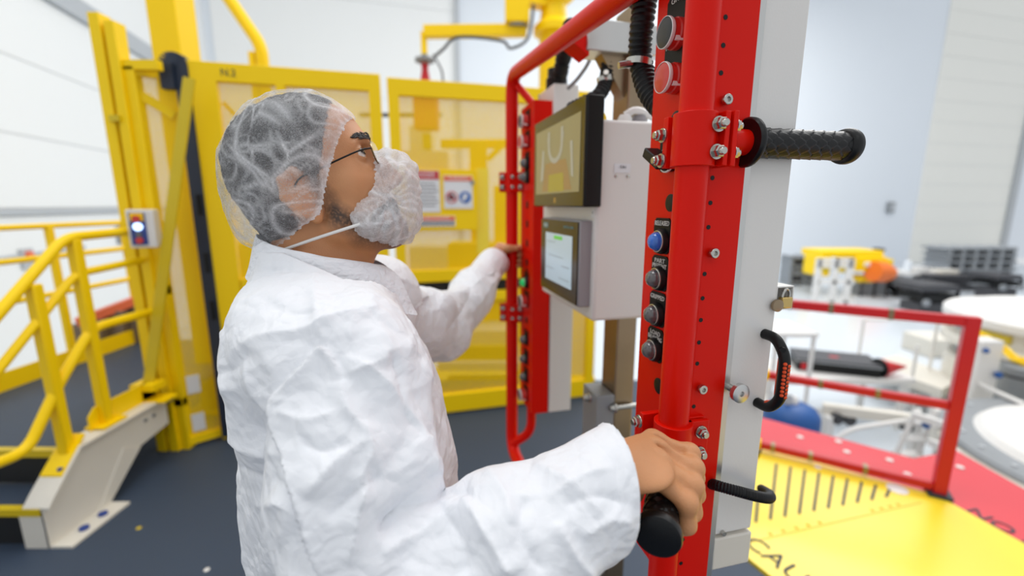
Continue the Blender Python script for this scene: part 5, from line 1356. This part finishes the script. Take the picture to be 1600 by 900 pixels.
for sgn in (-1, 1):
    c = H(.0990, .0335*sgn, .0215); ax, az = HL*sgn*.985-hx*.17, hz_*.99+hx*.08
    ring = [c+ax*(.0255*math.copysign(abs(math.cos(a))**.75, math.cos(a)))*HS+az*(.0150*math.copysign(abs(math.sin(a))**.75, math.sin(a)))*HS for a in np.linspace(0, 2*math.pi, 41)]
    fr_ = MB().tube(ring, .0011, 8, cap=False)
    if glasses is None: glasses = fr_.build('glasses', M['gold'], person, label='thin metal rimmed glasses')
    else: fr_.build('rim', M['gold'], glasses)
    MB().prism([Vector(p) for p in ring[:-1]], Vector(hx)*.0014).build('lens', M['glass'], glasses)
    te = [c+ax*.0255*HS+az*.006, H(.076, .070*sgn, .028), H(.03, .0775*sgn, .024), H(-.004, .0800*sgn, .020), H(-.022, .077*sgn, .000)]
    MB().tube(smooth_path(te, 5), .0012, 8).build('temple', M['black'], glasses)
MB().tube(smooth_path([H(.1015, -.0095, .023), H(.1045, 0, .027), H(.1015, .0095, .023)], 5), .0011, 8).build('bridge', M['gold'], glasses)

# ---- hair: close cap on the scalp, below the net
hair = SDF()
hair.ell(H(-.007, 0, .046), np.array((.091, .078, .087))*HS, HB, .02); hair.ell(H(.030, 0, .062), np.array((.061, .068, .061))*HS, HB, .03); hair.ell(H(-.040, 0, -.01), np.array((.050, .062, .052))*HS, HB, .03)
Ph, Fh = hair.grid(HO-.2, HO+.2, .004)
loc = ((Ph-HO)@HB.T)/HS
line = np.interp(loc[:, 2], [-.08, -.045, -.02, .005, .03, .06, .085, .10, .2], [-.06, -.045, -.02, .012, .030, .050, .066, .074, .10])
keep = loc[:, 0] < line
keep &= ~((np.abs(loc[:, 1]) > .055) & (((loc[:, 0]+.010)/.024)**2+((loc[:, 2]-.0)/.034)**2 < 1))
keep &= loc[:, 2] > -.062
n_ = np_normals(Ph, Fh); Ph = Ph+n_*(gnoise(Ph*160)*.0035+gnoise(Ph*60)*.003)[:, None]
mesh_obj('hair', Ph, Fh[keep[Fh].all(1)], M['hair'], person, label='short black hair')


# ---- hair net: crumpled bouffant shell
def crumple_net(P, F, amp, s1, s2, seed):
    N = np_normals(P, F); w = np.stack([gnoise(P*9+q*17.3+seed) for q in range(3)], 1)*.045
    st = np.array((1.0, 1.0, 1.25)); f1, _x, c1 = crumple((P+w)*s1*st, seed); f2, _x, c2 = crumple((P+w*.6)*s2, seed+3); f3, _x, c3 = crumple((P+w*.4)*s2*2.1*st, seed+5)
    pick = lambda sc, q: np.clip(gnoise(P*sc+q)*3+.35, 0, 1)
    P = P+N*(amp*(f1*1.1+f2*.6+f3*.22)+gnoise(P*16+seed)*amp*.5)[:, None]
    fold = np.maximum.reduce([np.exp(-c1/.045)*pick(14, 3.1), np.exp(-c2/.07)*pick(20, 7.7)*.8, np.exp(-c3/.11)*pick(30, 1.9)*.5, ridged((P+w)*st*11, seed+8)**9*.8, ridged((P+w)*23, seed+6)**8*.6])
    return P, np.clip(fold, 0, 1)
U = lambda f, l, u: HO+HF*f+HL*l+PU*u          # level axes through the ear
UB = np.stack([HF, HL, PU])
net = SDF()
net.ell(U(-.022, 0, .048), (.084, .094, .092), UB, .03)
net.ell(U(.012, 0, .070), (.062, .082, .062), UB, .04)
net.ell(U(-.056, 0, .008), (.058, .082, .076), UB, .05)
net.ell(U(-.008, 0, .008), (.066, .103, .068), UB, .04)
net.ell(U(-.060, 0, -.030), (.045, .074, .054), UB, .04)
Pq, Fq = net.grid(HO-.22, HO+.2, .0028)
q = (Pq-HO)@UB.T
# opening: from the forehead down in front of the ear to the nape
bz = np.array([-.30, -.078, -.052, -.028, .000, .030, .055, .080, .102, .13, .3]); bf = np.array([-.06, -.052, -.020, .012, .022, .030, .038, .047, .057, .09, .2])
keep = q[:, 0] < np.interp(q[:, 2], bz, bf)+gnoise(Pq*70)*.003
Pq2, fold = crumple_net(Pq, Fq, .0060, 12, 26, 2)
edge = np.clip(1-np.abs(q[:, 0]-np.interp(q[:, 2], bz, bf))/.010, 0, 1)
Pq2 = Pq2+np_normals(Pq, Fq)*(edge*np.sin(q[:, 2]*900)*.0016-edge*.002)[:, None]
fold = np.clip(fold+edge*.8+.30*np.clip((q[:, 0]-.0)/.06, 0, 1)*np.clip(.6+gnoise(Pq*22)*1.2, 0, 1), 0, 1)
no, used = mesh_obj('hair_net', Pq2, Fq[keep[Fq].all(1)], M['net'], person, label='white see-through bouffant hair net')
a_ = no.data.attributes.new('fold', 'FLOAT', 'POINT'); a_.data.foreach_set('value', fold[used].astype(np.float32))
fr_ = [Vector(U(f, -.083+.016*max(0, (z-.0)/.1), z)) for z, f in zip(bz[1:-2], bf[1:-2])]

# ---- beard cover
bc_ = SDF()
bc_.ell(U(.106, 0, -.004), (.044, .066, .062), UB, .02)
bc_.ell(U(.082, 0, -.038), (.056, .084, .038), UB, .04)
bc_.ell(U(.108, 0, .036), (.032, .042, .024), UB, .03)
Pb, Fb = bc_.grid(HO-.1, HO+.25, .0026)
inside = body(Pb) < .0015
q = (Pb-HO)@UB.T
bf2 = np.interp(q[:, 2], [-.09, -.06, -.045, -.02, .0, .02, .045, .08], [.050, .044, .030, .042, .066, .078, .082, .086])
keep = (~inside) & (q[:, 0] > bf2+gnoise(Pb*80)*.004)
Pb2, fold = crumple_net(Pb, Fb, .0060, 24, 52, 11)
ql = (Pb-U(.10, 0, -.005))@UB.T; th_ = np.arctan2(ql[:, 2], ql[:, 0])*9+gnoise(Pb*26)*3.5+ql[:, 1]*40
Pb2 = Pb2+np_normals(Pb, Fb)*(np.abs(np.sin(th_))*.0032-.0016)[:, None]; fold = np.maximum(fold, (1-np.abs(np.sin(th_)))**4*.5*np.clip(gnoise(Pb*30)*2+.5, 0, 1))
edge = np.clip(1-np.abs(q[:, 0]-bf2)/.012, 0, 1)
Pb2 = Pb2+np_normals(Pb, Fb)*(edge*np.sin(q[:, 2]*700+q[:, 1]*500)*.0025)[:, None]
fold = np.clip(fold*1.1+edge*.5, 0, 1)
mo, used = mesh_obj('beard_cover', Pb2, Fb[keep[Fb].all(1)], M['beardnet'], person, label='white gathered beard cover over mouth and chin')
a_ = mo.data.attributes.new('fold', 'FLOAT', 'POINT'); a_.data.foreach_set('value', fold[used].astype(np.float32))
ub_ = np.array(U(.062, -.078, -.040))
MB().tube(smooth_path([ub_, U(.030, -.080, -.050), U(-.006, -.074, -.062), U(-.050, -.060, -.078)], 5), .0022, 8).build('ear_loop', M['ring'], mo)
beard = SDF(); beard.ell(H(.052, 0, -.062), np.array((.042, .052, .036))*HS, HB, .02); beard.ell(H(.086, 0, -.046), np.array((.015, .024, .010))*HS, HB, .01)
Pz, Fz = beard.grid(HO-.2, HO+.2, .003); lz = ((Pz-HO)@HB.T)/HS; kz = (body(Pz) > -.004) & (body(Pz) < .004)
n_ = np_normals(Pz, Fz); Pz = body.project(Pz, 2)+body.grad(Pz)*.0012
mesh_obj('beard', Pz, Fz[kz[Fz].all(1)], M['hair'], person, label='dark short beard under the cover')

# ---- coverall
su = SDF()
zt = [0.80, .95, 1.05, 1.15, 1.25, 1.33, 1.39, 1.43, 1.465, 1.50]
fa = [.150, .164, .170, .163, .148, .134, .119, .100, .082, .070]; lb = [.19, .20, .205, .21, .212, .212, .195, .150, .100, .078]; of = [.01, .012, .016, .013, .012, .006, -.004, -.012, -.014, -.010]
def trunk(Pp):
    z = Pp[:, 2]; a, b, c = np.interp(z, zt, fa), np.interp(z, zt, lb), np.interp(z, zt, of)
    qx = (Pp-TX)@PF-c; qy = (Pp-TX)@PL; k0 = (np.abs(qx/a)**2.3+np.abs(qy/b)**2.3)**(1/2.3)
    return np.maximum((k0-1)*np.minimum(a, b)*.9, np.maximum(z-1.49, .82-z))
su.put(trunk, T_(-.25, -.25, .8)-.12, T_(.25, .25, 1.5)+.12, .03)
lg = SDF()
for sgn in (-1, 1): lg.chain([T_(.0, .090*sgn, .90), T_(.015, .10*sgn, .50), T_(-.01, .105*sgn, .11)], [.115, .085, .075], .05)
cuffR = WR+(WR-ER)/np.linalg.norm(WR-ER)*.014+A3((-.002, .018, -.012))
su.cone(T_(.010, -.08, 1.370), SR+A3((.005, .01, -.020)), .072, .078, .06)
su.chain([SR+A3((.005, 0, -.020)), SR*.5+ER*.5+A3((-.008, -.005, 0)), ER+A3((-.006, 0, -.006))], [.080, .083, .084], .016)
su.chain([ER+A3((-.006, 0, -.006)), ER*.42+WR*.58+A3((0, 0, -.012)), cuffR+A3((.02, 0, -.002))], [.084, .074, .052], .020)
su.cone(ER*.45+WR*.55+A3((0, .01, -.055)), Wt(935, 862, .485), .042, .018, .03)
cuffL = WLh+(WLh-EL)/np.linalg.norm(WLh-EL)*-.026
su.chain([T_(0, .09, 1.36), SLf, SLf*.4+EL*.6+A3((0, 0, -.02)), EL+A3((0, 0, -.012))], [.070, .074, .074, .070], .05)
su.chain([EL+A3((0, 0, -.012)), EL*.45+WLh*.55+A3((0, 0, -.014)), cuffL+A3((0, 0, -.014))], [.070, .066, .054], .04)
Ps, Fs = su.grid((-.56, .27, .80), (.16, 1.58, 1.53), .0032)
Ns = np_normals(Ps, Fs)
# fold field: broad facets, then finer ones; fold lines run round the sleeves and slant across the trunk
def along(P, a, b):
    d = (b-a)/np.linalg.norm(b-a); return (P-a)@d
def dist_seg(P, a, b):
    d = b-a; t = np.clip(((P-a)@d)/(d@d), 0, 1); return np.linalg.norm(P-a-t[:, None]*d, axis=1), t
wv = np.stack([gnoise(Ps*4+q*11.7) for q in range(3)], 1)*.045
big, _a, _b = crumple((Ps+wv)*np.array((5.2, 5.2, 3.6)), 1); mid, _a, _b = crumple((Ps+wv)*np.array((12, 12, 8.5)), 4); fine, _a, _b = crumple((Ps+wv*.5)*30, 9)
rg = ridged(Ps*np.array((9, 9, 6.5)), 3)
amp = np.ones(len(Ps))
dE, tE = dist_seg(Ps, SR, ER); dW, tW = dist_seg(Ps, ER, WR); dL, tL = dist_seg(Ps, SLf, EL); dK, tK = dist_seg(Ps, EL, WLh)
arm = np.exp(-(np.minimum(np.minimum(dE, dW), np.minimum(dL, dK))/.11)**2)
cuff = np.minimum(np.linalg.norm(Ps-cuffR, axis=1), np.linalg.norm(Ps-cuffL, axis=1)); amp *= np.clip((cuff-.035)/.05, .18, 1); amp *= np.clip((1.50-Ps[:, 2])/.08, .15, 1)
disp = amp*(.034*big+.0125*mid+.0030*fine)
# the larger folds of the cloth, laid where the sleeve hangs and bends (read off the photograph, pressed into the surface)
pt_ = Ps[:, 1]*CP-(Ps[:, 2]-CAMZ)*SP; pxy = np.stack([800+FPX*Ps[:, 0]/pt_, 450-FPX*(Ps[:, 1]*SP+(Ps[:, 2]-CAMZ)*CP)/pt_], 1)
vd_ = Ps-np.array((0, 0, CAMZ)); vd_ /= np.linalg.norm(vd_, axis=1)[:, None]; fac = np.clip(((-Ns*vd_).sum(1)+.1)*3, 0, 1)
def fold_line(pts, kind, h, w):
    """kind r = ridge, v = valley, s = step (left side of the running direction stands proud)"""
    q = np.array([p[:2] for p in smooth_path([(x, y, 0) for x, y in pts], 5)]); best = np.full(len(Ps), 1e9); sg = np.zeros(len(Ps)); ta = np.zeros(len(Ps))
    m = ((pxy > q.min(0)-w*5) & (pxy < q.max(0)+w*5)).all(1) & (fac > 0); P_ = pxy[m]; b_ = best[m]; s_ = sg[m]; t_ = ta[m]
    for i, (a, b) in enumerate(zip(q, q[1:])):
        d = b-a; t = np.clip(((P_-a)@d)/max(d@d, 1e-9), 0, 1); e = P_-a-t[:, None]*d; n = np.linalg.norm(e, axis=1); k = n < b_
        b_ = np.where(k, n, b_); s_ = np.where(k, np.sign(d[0]*e[:, 1]-d[1]*e[:, 0]), s_); t_ = np.where(k, (i+t)/(len(q)-1), t_)
    taper = np.clip(np.minimum(t_, 1-t_)*5, 0, 1)**.7
    g = np.exp(-b_/w)*taper*fac[m]
    disp[m] += h*g*({'r': 1, 'v': -1}.get(kind, 0) if kind != 's' else -s_*np.minimum(1, b_/2.0))
for pts, kind, h, w in [
    ([(428, 618), (431, 668), (443, 717), (452, 760), (474, 839), (494, 905)], 's', .011, 26),
    ([(492, 423), (493, 465), (495, 503), (513, 546), (535, 585)], 'r', .0035, 7),
    ([(537, 590), (501, 540), (470, 572), (440, 607), (429, 624)], 's', .005, 16),
    ([(535, 594), (541, 637), (581, 692), (565, 753), (571, 795)], 'r', .009, 15),
    ([(541, 552), (593, 594), (636, 650), (660, 698), (669, 745)], 'r', .007, 12),
    ([(605, 552), (618, 594), (627, 640), (655, 690)], 'v', .010, 14),
    ([(540, 585), (575, 572), (606, 560)], 'r', .006, 11), ([(498, 505), (545, 488), (590, 480)], 'r', .005, 11),
    ([(477, 778), (530, 717), (580, 686)], 'r', .006, 11), ([(507, 815), (560, 765), (600, 740)], 'v', .007, 12),
    ([(544, 890), (562, 802), (580, 742)], 'r', .008, 14), ([(598, 833), (635, 802), (672, 741)], 'v', .009, 13),
    ([(470, 690), (505, 705), (545, 690)], 'v', .005, 10), ([(440, 640), (480, 655), (530, 640)], 'r', .004, 10),
    ([(590, 840), (640, 800), (690, 778), (740, 768)], 'v', .010, 12), ([(600, 870), (650, 835), (700, 800), (735, 775)], 'r', .007, 13),
    ([(722, 772), (770, 857), (800, 905)], 'r', .009, 14), ([(690, 790), (715, 850), (720, 905)], 'v', .008, 14),
    ([(820, 772), (813, 827), (850, 900)], 'v', .008, 13), ([(856, 778), (917, 741), (960, 730)], 'r', .005, 10),
    ([(868, 815), (898, 870), (930, 905)], 'r', .007, 11), ([(880, 790), (930, 775), (985, 790)], 'v', .005, 10), ([(830, 720), (880, 745), (940, 800)], 'r', .006, 11),
    ([(905, 840), (950, 812), (985, 812)], 'r', .006, 10), ([(760, 735), (790, 770), (800, 820)], 'r', .006, 11),
    ([(391, 545), (428, 527), (489, 509), (532, 485)], 'r', .006, 12), ([(376, 607), (397, 656), (428, 692)], 'v', .008, 13),
    ([(345, 640), (375, 690), (440, 715)], 'r', .007, 13), ([(350, 730), (400, 745), (450, 770)], 'v', .006, 14), ([(392, 560), (410, 620), (425, 655)], 'r', .006, 11),
    ([(385, 800), (430, 790), (465, 830)], 'r', .006, 13), ([(355, 585), (385, 570), (400, 545)], 'v', .005, 11), ([(410, 470), (450, 490), (490, 487)], 'v', .004, 12),
    ([(650, 560), (665, 620), (690, 680), (700, 740)], 'r', .006, 12), ([(640, 610), (655, 660), (672, 720)], 'v', .006, 10), ([(560, 470), (600, 510), (640, 530)], 'v', .005, 12),
    ([(680, 470), (715, 465), (760, 430)], 'r', .009, 12), ([(700, 520), (730, 470), (735, 440)], 'v', .008, 11), ([(740, 490), (765, 450), (790, 430)], 'r', .007, 10)]:
    fold_line(pts, kind, h, w)
# bunched folds round the inside of the elbow
el = np.exp(-(np.linalg.norm(Ps-ER, axis=1)/.11)**2); sa = along(Ps, ER, WR)+.35*(Ps[:, 2]-ER[2])
disp += el*.006*(1-np.abs(np.sin(sa*40+2.5*gnoise(Ps*8)))-.4)
el2 = np.exp(-(np.linalg.norm(Ps-EL, axis=1)/.12)**2); disp += el2*.006*(1-np.abs(np.sin(along(Ps, EL, WLh)*36+2.5*gnoise(Ps*8)))-.4)
Ps2 = Ps+Ns*disp[:, None]
# leave the cuffs open
fc = Ps[Fs].mean(1); fn = Ns[Fs].mean(1)
dR = A3((.28, .09, -.02)); dR /= np.linalg.norm(dR); dLw = (WLh-EL)/np.linalg.norm(WLh-EL)
sR_, sL_ = (Ps2-cuffR)@dR, (Ps2-cuffL)@dLw
mR, mL = np.linalg.norm(Ps2-cuffR, axis=1) < .11, np.linalg.norm(Ps2-cuffL, axis=1) < .11
cut = ((sR_ > 0) & mR)[Fs].all(1) | ((sL_ > 0) & mL)[Fs].all(1)
k_ = (sR_ > 0) & mR; Ps2[k_] -= sR_[k_][:, None]*dR; k_ = (sL_ > 0) & mL; Ps2[k_] -= sL_[k_][:, None]*dLw
nz_ = Ps2[:, 2]+.45*((Ps2-TX)@PF)-1.468; kz_ = (nz_ > 0) & (np.linalg.norm((Ps2-TX)[:, :2], axis=1) < .13) & (Ps2[:, 2] > 1.38)
cut |= kz_[Fs].all(1); Ps2[kz_, 2] -= nz_[kz_]
cov, _ = mesh_obj('coverall', Ps2, Fs[~cut], M['suit'], person, label='white crinkled cleanroom coverall')
Pg, Fg = lg.grid(T_(-.3, -.3, .02)-.1, T_(.3, .3, 1.05)+.1, .009); mesh_obj('trouser_legs', Pg, Fg, M['suit'], cov)
# collar: a band round the neck folded outward, open at the throat
NK = np.array(T_(-.012, 0, 1.470)); cv_, cf_ = [], []
na = 44; prof = [(0.004, -.030, 0), (-.002, -.008, 0), (.000, .014, 0), (.005, .023, 0), (.012, .021, 0), (.022, .006, 0), (.034, -.018, 0), (.042, -.032, 0)]
for i in range(na+1):
    a = math.radians(-158+316*i/na)            # 180 = throat gap; measured from the nape
    e = abs(a)/math.radians(158); back = PF*-math.cos(a)+PL*math.sin(a)
    for j, (r, z, _) in enumerate(prof):
        rr = .066+.010*e+r*((.50+.75*e) if j > 3 else 1)+(.012*e**6 if j > 4 else 0)
        zz_ = z*(1+.1*e)-.034*e**1.3-.010*e**4*(j > 5)*2+.018*(1-e)
        cv_.append(NK+back*rr+PF*.014*e+PU*zz_)
for i in range(na):
    for j in range(len(prof)-1):
        k = i*len(prof)+j; cf_.append((k, k+len(prof), k+len(prof)+1, k+1))
cv_ = np.array(cv_); cf_ = np.array(cf_)
cv_ = cv_+np_normals(cv_, cf_)*(gnoise(cv_*40)*.004)[:, None]
co, _ = mesh_obj('collar', cv_, cf_, M['suit'], cov)
sd_ = co.modifiers.new('round', 'SUBSURF'); sd_.levels = 2; sd_.render_levels = 2
for sgn in (-1, 1):
    MB().sph(T_(.05, .105*sgn, .055), .05, 20, sc=(1.9, 1.0, .95)).build('shoe_cover', M['suit'], cov)
bpy.context.view_layer.update()
